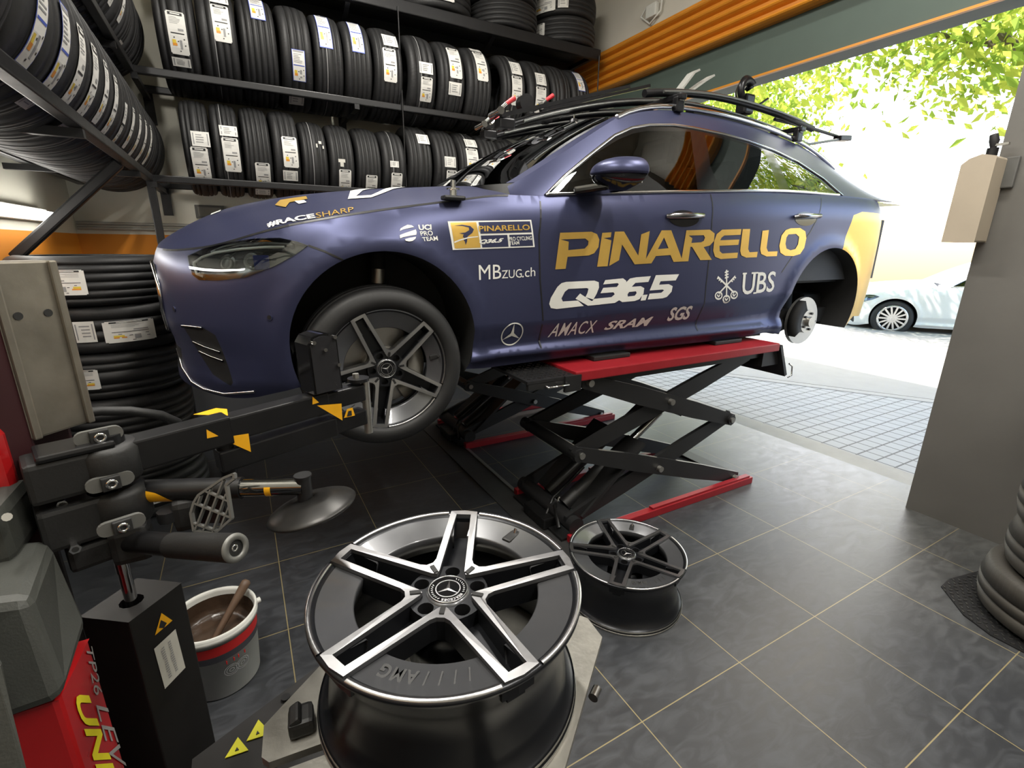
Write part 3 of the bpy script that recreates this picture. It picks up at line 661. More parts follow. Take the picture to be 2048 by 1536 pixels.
Q365 = [[[(0.931,0.452),(0.781,0.445),(0.749,0.451),(0.739,0.47),(0.746,0.497),(0.778,0.545),(0.799,0.561),(0.824,0.566),(0.982,0.568),(1.008,0.56),(1.012,0.535),(1.001,0.507),(0.984,0.48),(0.937,0.493),(0.947,0.512),(0.951,0.531),(0.941,0.535),(0.838,0.534),(0.82,0.522),(0.803,0.492),(0.812,0.478),(0.895,0.479)]],[[(0.881,0.488),(0.905,0.511),(0.972,0.474),(1.027,0.471),(1.029,0.454),(0.955,0.452)]],[[(1.046,0.569),(1.153,0.575),(1.175,0.562),(1.17,0.534),(1.153,0.519),(1.164,0.501),(1.152,0.475),(1.115,0.458),(0.955,0.452),(0.989,0.483),(1.091,0.487),(1.11,0.5),(1.101,0.51),(1.023,0.508),(1.037,0.533),(1.119,0.535),(1.13,0.548),(1.121,0.553),(1.035,0.549)]],[[(1.234,0.578),(1.33,0.582),(1.317,0.554),(1.233,0.551),(1.212,0.533),(1.27,0.534),(1.294,0.524),(1.293,0.496),(1.27,0.47),(1.24,0.462),(1.162,0.46),(1.141,0.47),(1.14,0.498),(1.168,0.55),(1.196,0.573)],[(1.199,0.508),(1.242,0.51),(1.248,0.501),(1.237,0.488),(1.193,0.486),(1.19,0.497)]],[[(1.285,0.49),(1.321,0.491),(1.312,0.463),(1.279,0.462)]],[[(1.363,0.586),(1.523,0.588),(1.504,0.557),(1.399,0.555),(1.391,0.538),(1.458,0.539),(1.487,0.528),(1.484,0.5),(1.455,0.474),(1.427,0.468),(1.325,0.466),(1.334,0.495),(1.413,0.497),(1.43,0.509),(1.42,0.513),(1.332,0.511)]]]
QUADS = {'AMACX':[(0.775,0.377),(1.028,0.378),(1.035,0.311),(0.762,0.308)],'SRAM':[(1.096,0.366),(1.397,0.374),(1.398,0.322),(1.09,0.32)],'SGS':[(1.494,0.417),(1.66,0.42),(1.679,0.34),(1.51,0.339)],'UBS':[(2.014,0.586),(2.311,0.592),(2.332,0.472),(2.045,0.462)],'MB':[(0.392,0.644),(0.495,0.645),(0.495,0.588),(0.393,0.584)],'ZUG':[(0.498,0.621),(0.593,0.626),(0.594,0.59),(0.498,0.588)],'.ch':[(0.596,0.63),(0.66,0.633),(0.661,0.595),(0.596,0.59)],'UCI':[(0.148,0.794),(0.2,0.797),(0.199,0.777),(0.149,0.774)],'PRO':[(0.151,0.77),(0.201,0.775),(0.203,0.756),(0.154,0.754)],'TEAM':[(0.156,0.748),(0.219,0.755),(0.221,0.738),(0.159,0.734)],'badge':[(0.267,0.81),(0.638,0.827),(0.655,0.717),(0.28,0.703)],'bPIN':[(0.391,0.796),(0.625,0.808),(0.632,0.786),(0.394,0.775)],'bQ':[(0.396,0.744),(0.506,0.752),(0.499,0.732),(0.395,0.725)],'bPRO':[(0.527,0.756),(0.637,0.762),(0.64,0.746),(0.53,0.74)],'bTEAM':[(0.53,0.738),(0.577,0.741),(0.579,0.727),(0.532,0.724)],'star':[(0.507,0.399),(0.614,0.393),(0.621,0.283),(0.513,0.292)],'uciball':[(0.078,0.792),(0.143,0.794),(0.133,0.733),(0.068,0.732)],'keys':[(1.79,0.606),(1.967,0.608),(2.009,0.42),(1.832,0.422)]}
HEADL = [(-0.72, 0.674), (-0.692, 0.609), (-0.662, 0.592), (-0.569, 0.593), (-0.472, 0.605), (-0.365, 0.645), (-0.295, 0.683), (-0.247, 0.715), (-0.279, 0.727), (-0.34, 0.74), (-0.433, 0.737), (-0.55, 0.722), (-0.636, 0.703)]
INTAKE = [(-0.82, 0.413), (-0.687, 0.418), (-0.636, 0.393), (-0.625, 0.306), (-0.601, 0.208), (-0.612, 0.193), (-0.71, 0.231), (-0.781, 0.31), (-0.806, 0.374)]
GAPS = [[(0.698, 0.907), (0.676, 0.767), (0.687, 0.577), (0.712, 0.398), (0.721, 0.261)], [(1.735, 0.989), (1.721, 0.86), (1.731, 0.761), (1.736, 0.527), (1.753, 0.332), (1.754, 0.241)], [(2.692, 1.019), (2.646, 0.918), (2.583, 0.816), (2.469, 0.699), (2.37, 0.583)], [(-0.247, 0.715), (-0.196, 0.695), (-0.138, 0.666)]]
WIN_F = [(0.755, 0.942), (0.906, 1.043), (1.079, 1.148), (1.235, 1.227), (1.341, 1.268), (1.446, 1.292), (1.756, 1.324), (1.715, 1.216), (1.654, 1.002)]
WIN_R = [(1.862, 1.319), (2.072, 1.305), (2.318, 1.277), (2.318, 1.16), (2.318, 1.046), (1.82, 1.014), (1.809, 1.145)]
WIN_Q = [(2.412, 1.266), (2.575, 1.234), (2.712, 1.191), (2.799, 1.12), (2.838, 1.064), (2.412, 1.048), (2.412, 1.164)]
DLO = [(0.732, 0.932), (0.862, 1.024), (1.034, 1.133), (1.217, 1.244), (1.342, 1.297), (1.467, 1.326), (1.646, 1.347), (1.793, 1.349), (2.019, 1.34), (2.214, 1.321), (2.422, 1.289), (2.634, 1.237), (2.835, 1.148), (2.953, 1.049)]
def normal_of(fn, u, v, e=2e-3):
    a = np.array(fn(u+e, v))-np.array(fn(u-e, v)); b = np.array(fn(u, v+e))-np.array(fn(u, v-e))
    n = np.cross(a, b); L = np.linalg.norm(n); return n/L if L > 1e-12 else np.array([0, -1, 0.])
def inside(p, poly):
    x, y = p; c = False; j = len(poly)-1
    for i in range(len(poly)):
        xi, yi = poly[i]; xj, yj = poly[j]
        if (yi > y) != (yj > y) and x < (xj-xi)*(y-yi)/(yj-yi)+xi: c = not c
        j = i
    return c
def densify(poly, step, closed=True):
    out = []; n = len(poly)
    for i in range(n if closed else n-1):
        a = poly[i]; b = poly[(i+1) % n]; k = max(1, int(math.hypot(a[0]-b[0], a[1]-b[1])/step))
        out += [(a[0]+(b[0]-a[0])*t/k, a[1]+(b[1]-a[1])*t/k) for t in range(k)]
    if not closed: out.append(tuple(poly[-1]))
    return out
def cut_surface(domain, regions, step, holes=(), lines=()):
    """constrained triangulation of a domain in surface coordinates, its triangles sorted into regions"""
    vs = []; es = []
    def put(poly, closed=True):
        k = len(vs); vs.extend(Vector(p) for p in poly); n = len(poly)
        es.extend((k+i, k+(i+1) % n) for i in range(n if closed else n-1))
    put(densify(domain, step))
    for nm, poly in regions: put(densify(poly, step))
    for h in holes: put(densify(h, step))
    for l in lines: put(densify(l, step, False), False)
    xs = [p[0] for p in domain]; ys = [p[1] for p in domain]
    x = min(xs)+step/2
    while x < max(xs):
        y = min(ys)+step/2
        while y < max(ys):
            if inside((x, y), domain): vs.append(Vector((x+step*.07*math.sin(x*91+y*57), y)))
            y += step
        x += step
    V, E_, F, _, _, _ = delaunay_2d_cdt(vs, es, [], 0, 1e-5)
    out = {}
    for f in F:
        c = sum((V[i] for i in f), Vector((0, 0)))/len(f); c = (c.x, c.y)
        if not inside(c, domain) or any(inside(c, h) for h in holes): continue
        nm = next((n for n, p in regions if inside(c, p)), 'rest')
        out.setdefault(nm, []).append(tuple(f))
    return [(v.x, v.y) for v in V], out
def surf_obj(name, uv, faces, fn, m, parent, off=0.0, side=-1, flipn=False, thick=0.0):
    """side -1 keeps the near half, +1 mirrors it; normals come from the surface itself"""
    used = sorted({i for f in faces for i in f}); ix = {k: i for i, k in enumerate(used)}; P = []; N = []
    for k in used:
        u, v = uv[k]; p = np.array(fn(u, v), float); n = normal_of(fn, u, v)
        if (n[1] > 0) != flipn and abs(n[1]) > .02: n = -n
        if abs(n[1]) <= .02 and n[2] < 0: n = -n
        p = p+n*off
        if side > 0: p = p*[1, -1, 1]; n = n*[1, -1, 1]
        P.append(p); N.append(n)
    F = []
    for f in faces:
        g = [ix[i] for i in f]; a, b_, c = (P[g[i]] for i in range(3))
        if np.dot(np.cross(b_-a, c-a), N[g[0]]) < 0: g = g[::-1]
        F.append(g)
    me = bpy.data.meshes.new(name); me.from_pydata([tuple(p) for p in P], [], F); me.materials.append(m)
    me.polygons.foreach_set('use_smooth', [True]*len(F)); me.update()
    me.normals_split_custom_set_from_vertices([tuple(n) for n in N])
    o = bpy.data.objects.new(name, me); COL.objects.link(o); o.parent = parent
    if thick:
        s = o.modifiers.new('thick', 'SOLIDIFY'); s.thickness = thick; s.offset = -1
    return o
def bnd(u, v): return band(np.float64(u), np.float64(v))
def hou(u, v): return house(np.float64(u), np.float64(v))
def hoo(u, v): return hoodP(np.float64(u), np.float64(max(0, v)))
def ribbon(b, pts, wd, fn, m, off=.0012, side=-1):
    pts = densify(pts, .03, False); L = []
    for i, p in enumerate(pts):
        a = pts[max(0, i-1)]; c = pts[min(len(pts)-1, i+1)]; d = np.array([c[0]-a[0], c[1]-a[1]]); d = d/np.linalg.norm(d); q = np.array([-d[1], d[0]])*wd/2
        for s in (-1, 1):
            P = np.array(fn(p[0]+s*q[0], p[1]+s*q[1])); n = normal_of(fn, *p); n = n if n[1] < 0 or (abs(n[1]) < .02 and n[2] > 0) else -n
            P = P+n*off; L.append(P if side < 0 else P*[1, -1, 1])
    b.add(L, [(2*i, 2*i+1, 2*i+3, 2*i+2) for i in range(len(pts)-1)], m)
def flat_decal(name, polys, fn, m, parent, off=.0022, step=.03):
    b = None; objs = []
    for poly in polys:
        uv, r = cut_surface(poly[0], [], step, poly[1:])
        if 'rest' in r: objs.append((uv, r['rest']))
    V = []; F = []
    for uv, f in objs:
        k = len(V); V += uv; F += [tuple(k+i for i in t) for t in f]
    return surf_obj(name, V, F, fn, m, parent, off)
def text_decal(b, txt, quad, fn, m, off=.0022, shear=0.0, bold=0.0, spacing=1.0):
    vs, fs = text_mesh(txt, shear, bold, spacing); P = []
    for u, v in vs:
        q = quad_map(quad, u, v); p = np.array(fn(*q)); n = normal_of(fn, *q); n = n if n[1] < 0 else -n
        P.append(p+n*off)
    F = []
    for f in fs:
        a, c, d = P[f[0]], P[f[1]], P[f[2]]; nn = np.cross(c-a, d-a); F.append(f if nn[1] < 0 else f[::-1])
    b.add(P, F, m)
def in_quad(quad, poly): return [quad_map(quad, x, y) for x, y in poly]
def arc_pts(cx, cy, r, a0, a1, n): return [(cx+r*math.cos(math.radians(a0+(a1-a0)*i/n)), cy+r*math.sin(math.radians(a0+(a1-a0)*i/n))) for i in range(n+1)]

PAINT = mat('satin_blue_wrap', (.050, .056, .118), .37, .55, .03, 120, spec=.5, rvar=.02)
PAINTR = mat('black_roof', (.012, .013, .02), .25, .2)
GOLDW = mat('gold_wrap', (.55, .36, .08), .34, .75, .05, 60, rvar=.03)
GOLDL = mat('gold_letter_film', (.78, .50, .12), .30, .6, .08, 20, rvar=.05)
WHITEL = mat('white_letter_film', (.72, .72, .68), .45, 0, .02)
GLOSSB = mat('gloss_black', (.006, .006, .007), .10, 0, .05, spec=.6, rvar=.03)
DARK = mat('dark_underside', (.012, .012, .012), .8)
TINT = glass_material('tinted_glass', (.16, .18, .17), .9); TINTR = glass_material('privacy_glass', (.10, .11, .11), 1.5); CLEAR = glass_material('clear_glass', (.75, .80, .80))
GREYW = mat('gunmetal_paint', (.105, .107, .114), .30, .45, .05, 60, coat=.4, rvar=.03)
BARREL = mat('dark_barrel', (.016, .017, .020), .30, .5, .06, 30, rvar=.04)
MACH = mat('machined_face', (.47, .47, .48), .30, 1.0, .05, 80, rvar=.05)
WF, WR = (.012, .335, .363), (2.86, .350, .378)

def ring_text(b, txt, r, a_mid, size, m, F, z, outward=True, gap=1.0):
    """letters set round an arc, tops outward or inward"""
    n = len(txt); st = size*gap/r
    for i, ch in enumerate(txt):
        if ch == ' ': continue
        vs, fs = text_mesh(ch, 0, .03); a = a_mid+((i-(n-1)/2)*st)*(-1 if outward else 1)
        u = Vector((math.cos(a), math.sin(a), 0)); t = Vector((-u.y, u.x, 0))*(-1 if outward else 1); up = u if outward else -u
        wd = size*(.28 if ch in "I/'1" else .72)
        P = [F @ (u*r+t*((x-.5)*wd)+up*((y-.5)*size)+Vector((0, 0, z))) for x, y in vs]
        b.add(P, fs, m)
def emblem(b, R, F, m, z=0.0, th=.0015, ring=.09):
    """three-pointed star in a ring"""
    b.lathe([(R*(1-ring), z), (R*(1-ring), z+th), (R, z+th), (R, z)], m, 40, F, smooth=False)
    for k in range(3):
        a = PI/2+k*2*PI/3; q = lambda r, d: (r*math.cos(a+d), r*math.sin(a+d))
        p = [F @ Vector((*q(R*.97, 0), z+th*.6)), F @ Vector((*q(R*.17, PI/3), z+th*.4)), F @ Vector((0, 0, z+th*1.6)), F @ Vector((*q(R*.17, -PI/3), z+th*.4))]
        b.add(p, [(0, 1, 2), (0, 2, 3)], m)
RIMC = {}
def rim_parts(parent, ang, M0=Matrix.Identity(4)):
    """five twin-spoke rim: axle along z, outer face at z=0 facing +z, first spoke at angle ang"""
    R0 = M0 @ Matrix.Rotation(ang, 4, 'Z')
    def place(o): o.parent = parent; o.matrix_local = R0; return o
    key = 'rim'
    if key not in RIMC:
        L = []
        b = MB(); prof = [(.2385, -.004), (.2465, -.004), (.2465, -.012), (.238, -.018), (.229, -.032), (.2275, -.050), (.2165, -.068), (.2160, -.12), (.2225, -.165), (.2265, -.198), (.2395, -.206), (.2440, -.209), (.2440, -.213), (.2400, -.2145), (.2465, -.2165), (.2465, -.224), (.236, -.224), (.222, -.205), (.215, -.16), (.197, -.12), (.199, -.075), (.214, -.05), (.224, -.02), (.230, -.009)]
        b.lathe(prof, BARREL, 96, close=True); b.lathe([(.2440, -.2165), (.2472, -.2165), (.2472, -.2240), (.2440, -.2244)], STEEL, 96); b.lathe([(.2440, -.206), (.2446, -.2065), (.2446, -.2125), (.2440, -.213)], STEEL, 96); L.append(('barrel', b.mesh('barrel'), None))
        b = MB()
        for k in range(5): b.lathe([(.238, -.0035), (.236, -.008), (.170, -.0155), (.1675, -.019), (.175, -.055), (.215, -.055), (.232, -.012)], GREYW, 20, close=True, arc=(k*2*PI/5+.088, (k+1)*2*PI/5-.088))
        b.lathe([(.2385, -.004), (.233, -.012), (.226, -.05)], BARREL, 96)
        tip = math.asin(.036/.242)
        for k in range(5):
            a0 = k*2*PI/5+tip; a1 = (k+1)*2*PI/5-tip
            b.lathe([(.2375, -.004), (.2375, -.0005), (.2465, -.0005), (.2465, -.004)], MACH, 20, arc=(a0, a1))
        # valve notch
        q = math.radians(-34); b.box((.204*math.cos(q), .204*math.sin(q), -.0145), (.048, .022, .010), BLACKM, Matrix.Rotation(q, 3, 'Z'), .004)
        b.cyl((.212*math.cos(q), .212*math.sin(q), -.015), (.218*math.cos(q), .218*math.sin(q), -.002), .0038, CHROME, 10)
        ring_text(b, '////AMG', .2, 2*2*PI/5+PI/5, .025, INK, Matrix.Identity(4), -.0108, True, .86)
        L.append(('rim_ring', b.mesh('rim_ring'), None))
        pol = lambda r, a: (r*math.cos(a), r*math.sin(a))
        outer = []; inner = []; deck = []
        for k in range(5):
            a = k*2*PI/5; c, s = math.cos(a), math.sin(a); lo = lambda r, d: (r*c-d*s, r*s+d*c)
            outer += [lo(.2405, -.0305), lo(.2445, 0), lo(.2405, .0305)]
            h = a+PI/5
            outer += [pol(.0875, h-.20), pol(.0790, h-.09), pol(.0790, h+.09), pol(.0875, h+.20)]
            inner += [lo(.2285, -.0165), lo(.2285, .0165), pol(.0535, h-.15), pol(.0475, h), pol(.0535, h+.15)]
        b = MB(); I4 = Matrix.Identity(4)
        b.prism(outer, MACH, I4, -.007, .0015, [inner], GREYW)
        o2 = [(x*min(1, .233/math.hypot(x, y)), y*min(1, .233/math.hypot(x, y))) for x, y in outer]; i2 = [(x*.985, y*.985) for x, y in inner]
        b.prism(o2, BARREL, I4, -.046, -.007, [i2], BARREL)
        for k in range(5):
            h = k*2*PI/5+PI/5; b.box((.060*math.cos(h), .060*math.sin(h), .0022), (.020, .0085, .0035), BLACKM, Matrix.Rotation(h, 3, 'Z'))
        b.v = [(x, y, z-.020*max(0, 1-math.hypot(x, y)/.236)) for x, y, z in b.v]
        L.append(('spoke_star', b.mesh('spoke_star'), None))
        b = MB()
        holes = [arc_pts(.056*math.cos(k*2*PI/5), .056*math.sin(k*2*PI/5), .0145, 360, 22, 15) for k in range(5)]
        b.prism([(x*.99, y*.99) for x, y in inner], BARREL, I4, -.060, -.052)
        b.prism(arc_pts(0, 0, .0745, 0, 351, 39), BARREL, I4, -.052, -.0235, holes)
        b.lathe([(.0, -.0200), (.0385, -.0200), (.0405, -.0235)], GREYW, 40)
        for k in range(5):
            a = k*2*PI/5; b.lathe([(.0145, -.0235), (.013, -.075)], BLACK, 16, Matrix.Translation((.056*math.cos(a), .056*math.sin(a), 0)))
        b.lathe([(0, -.078), (.072, -.078), (.078, -.15), (.03, -.15)], BARREL, 32)
        L.append(('hub', b.mesh('hub'), None))
        b = MB(); b.cyl((0, 0, -.024), (0, 0, -.0175), .0365, GLOSSB, 40)
        F = Matrix.Translation((0, 0, -.0175)) @ Matrix.Rotation(.55, 4, 'Z'); emblem(b, .0235, F, MACH, 0, .0012, .08)
        b.lathe([(.0350, -.0175), (.0350, -.0165), (.0368, -.0165), (.0368, -.02)], MACH, 40)
        ring_text(b, 'MERCEDES', .0300, 2*2*PI/5+PI/5+.45, .0062, MACH, I4, -.0171, True, .88)
        for k in range(9):
            for s in (-1, 1):
                a = 2*2*PI/5+PI/5+.45+s*(.92+k*.17); b.box((.0300*math.cos(a), .0300*math.sin(a), -.0172), (.0042, .0016, .0006), MACH, Matrix.Rotation(a+s*.6, 3, 'Z'))
        L.append(('center_cap', b.mesh('center_cap'), None))
        RIMC[key] = L
    for nm, me, lab in RIMC[key]:
        o = bpy.data.objects.new(nm, me); COL.objects.link(o); place(o)
        if nm == 'spoke_star': o['label'] = 'machined silver five twin-spoke star'
        if nm == 'barrel': o['label'] = 'dark charcoal barrel'
        if nm == 'center_cap': o['label'] = 'black centre cap with a silver star'
    return parent

def body(root, paint, gold, roofm, full=True):
    """shell of the car; full adds the near side's doors as parts of their own with gaps, trim and lights"""
    zb = lambda u: float(zbot(np.float64(u))); zt = lambda u: float(ztop(np.float64(u)))
    dom = [(u, zb(u)) for u in np.arange(UMIN, -.36, .06)]
    def arch(cx, cz, r):
        a = math.degrees(math.asin((cz-.19)/r)); return arc_pts(cx, cz, r, 180+a-1.5, -a+1.5, 40)
    dom += arch(*WF)+[(u, zb(u)) for u in np.arange(.45, 2.44, .12)]
    a2 = arch(*WR); dom += a2+[(u, zb(u)) for u in np.arange(3.32, UMAX, .08)]+[(UMAX, zb(UMAX))]
    dom += [(u, zt(u)) for u in np.arange(UMAX, UMIN, -.06)]+[(UMIN, zt(UMIN))]
    g0, g1, g2 = GAPS[0], GAPS[1], GAPS[2]
    fd = [(g0[0][0]-.01, 1.2)]+g0+[(g0[-1][0], 0), (g1[-1][0], 0)]+g1[::-1]+[(g1[0][0], 1.2)]
    rd = [(g1[0][0], 1.2)]+g1+[(g1[-1][0], 0), (2.38, 0)]+g2[::-1]+[(g2[0][0], 1.2)]
    fb = [(-3, 0), (-.1, 0), (-.138, .666), (-.196, .695), (-.247, .715), (-.30, .735), (-.34, 1.2), (-3, 1.2)]
    gr = [(UMIN-.1, .36), (-1.06, .36), (-1.0, .45), (-.98, .56), (-1.05, .635), (UMIN-.1, .645)]
    low = [(UMIN-.1, .19), (-1.02, .20), (-.98, .30), (UMIN-.1, .31)]
    gd = [(2.93, 0), (2.93, .70), (2.97, .80), (3.02, .93), (3.12, .955), (5, .955), (5, 0)]
    regs = [('headlight', HEADL), ('lower_intake', INTAKE), ('grille', gr), ('middle_intake', low), ('front_bumper', fb), ('front_door', fd), ('rear_door', rd), ('tail_quarter', gd), ('rear_quarter', [(2.3, 0), (5, 0), (5, 1.3), (2.3, 1.3)])]
    crs = [[(u, .365+.035*max(0, u)+d) for u in np.arange(.46, 2.40, .1)] for d in (0, -.11)]+[[(u, z) for u in np.arange(.50, 2.36, .1)] for z in (.235, .255, .275, .295)]
    uv, R = cut_surface(dom, regs, .035, lines=crs)
    mt = {'headlight': None, 'lower_intake': BLACKM, 'grille': BLACKM, 'middle_intake': BLACKM, 'tail_quarter': gold}
    P = {}
    for sd in (-1, 1):
        for nm, f in R.items():
            if nm == 'headlight': continue
            name = {'rest': 'fender'}.get(nm, nm)
            o = surf_obj(name, uv, f, bnd, mt.get(nm) or paint, root, side=sd)
            if nm == 'tail_quarter' and gold is GOLDW: o['label'] = 'gold wrapped rear quarter'
            if sd < 0: P[nm] = o
        # headlight: dark housing behind a clear cover
        hl = surf_obj('headlight', uv, R['headlight'], bnd, CLEAR, root, side=sd, off=.004)
        hb = surf_obj('headlight_housing', uv, R['headlight'], bnd, mat('lamp_bowl', (.12, .12, .12), .22, .6), hl, side=sd, off=-.03)
        b = MB(); s = -1 if sd < 0 else 1
        def q(u, v, off): p = bnd(u, v)+normal_of(bnd, u, v)*0; n = normal_of(bnd, u, v); n = n if n[1] < 0 else -n; p = p+n*off; return Vector((p[0], p[1]*(1 if sd < 0 else -1), p[2]))
        for (u, v, r) in ((-.55, .655, .030), (-.455, .665, .026)):
            c = q(u, v, -.028); e = q(u, v, .0); b.cyl(c, c+(e-c)*.4, r*1.15, CHROME, 20); b.cyl(c+(e-c)*.4, c+(e-c)*.55, r*.8, mat('lens_bezel', (.35, .34, .32), .25, .6), 20); b.cyl(c+(e-c)*.55, c+(e-c)*.6, r*.55, CHROME, 20)
        b.tube([q(u, v, -.012) for u, v in ((-.70, .655), (-.66, .675), (-.60, .692), (-.5, .705), (-.40, .712), (-.33, .712))], .0055, mat('light_guide', (.75, .75, .72), .3), 8)
        b.tube([q(u, v, -.012) for u, v in ((-.70, .650), (-.685, .615), (-.65, .605))], .006, mat('light_guide', (.75, .75, .72), .3), 8)
        b.tube([q(u, v, -.018) for u, v in ((-.60, .70), (-.5, .722), (-.40, .728), (-.30, .722))], .008, mat('lamp_trim', (.10, .10, .095), .35, .6), 8)
        b.box(q(-.42, .66, -.02), (.05, .006, .05), mat('blue_reflector', (.02, .05, .35), .3), bev=.002)
        o = b.build('lamp_unit', hl)
    # hood, cowl, windscreen, roof, tail
    def whole(name, fn, nu, nv, m, off=0):
        b = MB(); b.grid(lambda s, t: Vector(fn(s*2-1, t)), nu, nv, m, True); o = b.build(name, root)
        return o
    ur = lambda t: UMIN+.03+(.56-UMIN-.03)*t
    P['hood'] = whole('hood', lambda s, t: hoo(ur(t), 1-abs(s))*np.array([1, -1 if s > 0 else 1, 1]), 36, 40, paint)
    whole('cowl', lambda s, t: (lambda a, c: a+(c-a)*t)(hoo(.56, 1-abs(s))*np.array([1, -1 if s > 0 else 1, 1])+np.array([0, 0, -.004]), np.array(screenP(s, 0.0))+[0, 0, -.002]), 24, 2, BLACKM)
    P['screen'] = whole('windscreen', lambda s, t: np.array(screenP(s*.93, t)), 24, 12, TINT)
    for sd in (-1, 1):
        b = MB(); b.grid(lambda s, t: Vector(screenP(sd*(.93+.07*s), t)), 3, 24, paint, True, sd < 0); b.build('windscreen_pillar', root)
    P['roof'] = whole('roof', lambda s, t: np.array(roofP(s, t)), 24, 30, roofm)
    def tail(s, t):
        a = np.array(roofP(s, 1.0)); yb_ = float(belt(np.float64(3.72))[0]); lo = np.array([3.80+.05*(1-s*s), s*.80, 1.03]); m_ = a+(lo-a)*t; m_[0] += .04*math.sin(t*PI)*(1-.5*s*s); return m_
    whole('rear_window', tail, 20, 8, TINTR)
    # glasshouse sides
    hd = [(x, float(belt(np.float64(x))[1])) for x in np.arange(.56, 3.72, .08)]+[(3.72, float(belt(np.float64(3.72))[1]))]
    top = [(x, float(rail(np.float64(x))[1])) for x in np.arange(3.72, .56, -.02)]
    hd += top
    dl = [(x, z) for x, z in DLO]+[(x, float(belt(np.float64(x))[1])+.004) for x in np.arange(2.9, .75, -.1)]
    hu, HR = cut_surface(hd, [('front_window', WIN_F), ('rear_window', WIN_R), ('quarter_window', WIN_Q), ('window_surround', dl)], .04)
    for sd in (-1, 1):
        for nm, f in HR.items():
            m_ = {'front_window': TINT, 'rear_window': TINTR, 'quarter_window': TINTR, 'window_surround': GLOSSB, 'rest': paint}[nm]
            par = root
            if sd < 0 and full: par = {'front_window': P['front_door'], 'rear_window': P['rear_door']}.get(nm, root)
            surf_obj({'rest': 'roof_frame', 'rear_window': 'rear_door_window'}.get(nm, nm), hu, f, hou, m_, par, side=sd)
        b = MB(); pts = densify(DLO, .05, False); L = []
        for x, z in pts: p = hou(x, z); L.append(Vector((p[0], (p[1]-.003)*(1 if sd < 0 else -1), p[2])))
        b.tube(L, .0075, CHROME, 8); L = []
        for x in np.arange(.74, 2.96, .06):
            yb_, z_ = belt(np.float64(x)); L.append(Vector((x, -(float(yb_)+.006)*(1 if sd < 0 else -1), float(z_)+.004)))
        b.tube(L, .0085, CHROME, 8); b.build('chrome_trim', root)['label'] = 'chrome window line'
        b = MB(); b.tube([Vector((x, sd*(float(rail(np.float64(x))[0])+.0), float(rail(np.float64(x))[1])+.022-.02*(abs(x-2.3)/1.05)**4)) for x in np.arange(1.28, 3.36, .08)], .013, CHROME, 8); b.build('roof_rail', root)
    # underside, wheel houses, cabin
    b = MB(); b.box((1.62, 0, .26), (3.9, 1.40, .10), DARK); b.box((1.42, 0, .22), (1.9, 1.64, .06), DARK)
    b.box((1.45, 0, .24), (1.6, .3, .12), DARK, bev=.02); b.box((3.4, 0, .34), (.7, 1.3, .14), DARK, bev=.03)
    b.build('underbody', root)
    for cx, cz, r in (WF, WR):
        for sd in (-1, 1):
            b = MB(); vs = []; fs = []
            A = arc_pts(cx, cz, r, 205, -25, 30)
            for i, (u, v) in enumerate(A):
                p = bnd(u, v)
                for d in (0.0, .06, .40): vs.append(((p[0] if d < .1 else cx+(p[0]-cx)*1.06), (p[1]+d)*(1 if sd < 0 else -1), p[2]))
            for i in range(len(A)-1):
                for j in range(2): fs.append((i*3+j, (i+1)*3+j, (i+1)*3+j+1, i*3+j+1))
            b.add(vs, fs, DARK, True); n = len(vs)
            cc = [vs[i*3+2] for i in range(len(A))]; b.add(cc+[(cx, cc[0][1], cz)], [(i, i+1, len(cc)) for i in range(len(cc)-1)], DARK)
            b.build('wheel_house', root)
    b = MB(); seat = mat('seat_fabric', (.03, .03, .032), .7)
    b.box((2.1, 0, .52), (3.0, 1.5, .04), seat)
    for s in (-1, 1): b.box((2.1, s*.80, .72), (2.9, .03, .40), seat)
    b.box((.80, 0, .90), (.36, 1.45, .14), seat, bev=.04); b.box((3.45, 0, .85), (.1, 1.3, .3), seat)
    b.build('cabin_lining', root)
    for (x, y, wd) in ((1.45, -.37, .50), (1.45, .37, .50), (2.42, 0, 1.25)):
        b = MB(); b.box((x, y, .62), (.50, wd, .16), seat, bev=.05); b.box((x+.27, y, .90), (.14, wd, .56), seat, Matrix.Rotation(.22, 3, 'Y'), .05)
        for hy in ([0] if wd < 1 else [-.38, 0, .38]): b.box((x+.36, y+hy, 1.25), (.10, .26, .17), seat, Matrix.Rotation(.15, 3, 'Y'), .04)
        b.build('seat', root)
    b = MB(); Fw = frame((1.02, -.37, .96), (0, 1, 0), (.35, 0, .94))
    b.lathe([(.175, 0), (.187, .012), (.199, 0), (.187, -.012)], BLACKM, 32, Fw, close=True)
    for k in range(3): b.beam(Fw @ Vector((0, 0, 0)), Fw @ Vector((.18*math.cos(k*2.09-.5), .18*math.sin(k*2.09-.5), 0)), .03, .015, BLACKM)
    b.build('steering_wheel', root)
    return P
CARZ = .75
CA = -.0227
c0v = Vector((.4713, 1.8459, 0)); cax = Vector((math.cos(CA), math.sin(CA), 0)); can = Vector((-cax.y, cax.x, 0))
car = thing('car', 'dark blue estate car with gold and white sponsor lettering raised on the scissor lift', 'car', c0v+can*.895+Vector((0, 0, CARZ)), CA)
P = body(car, PAINT, GOLDW, PAINTR)
P['rear_door']['label'] = 'blue rear door with bank lettering and crossed keys'; P['front_door']['label'] = 'blue front door with large gold lettering'
# seams
uu = np.arange(-.95, .57, .05)
for g in GAPS+[[(u, float(ztop(np.float64(u)))-.004) for u in uu]]:
    b = MB(); ribbon(b, g, .007, bnd, BLACK); b.build('panel_seam', car)
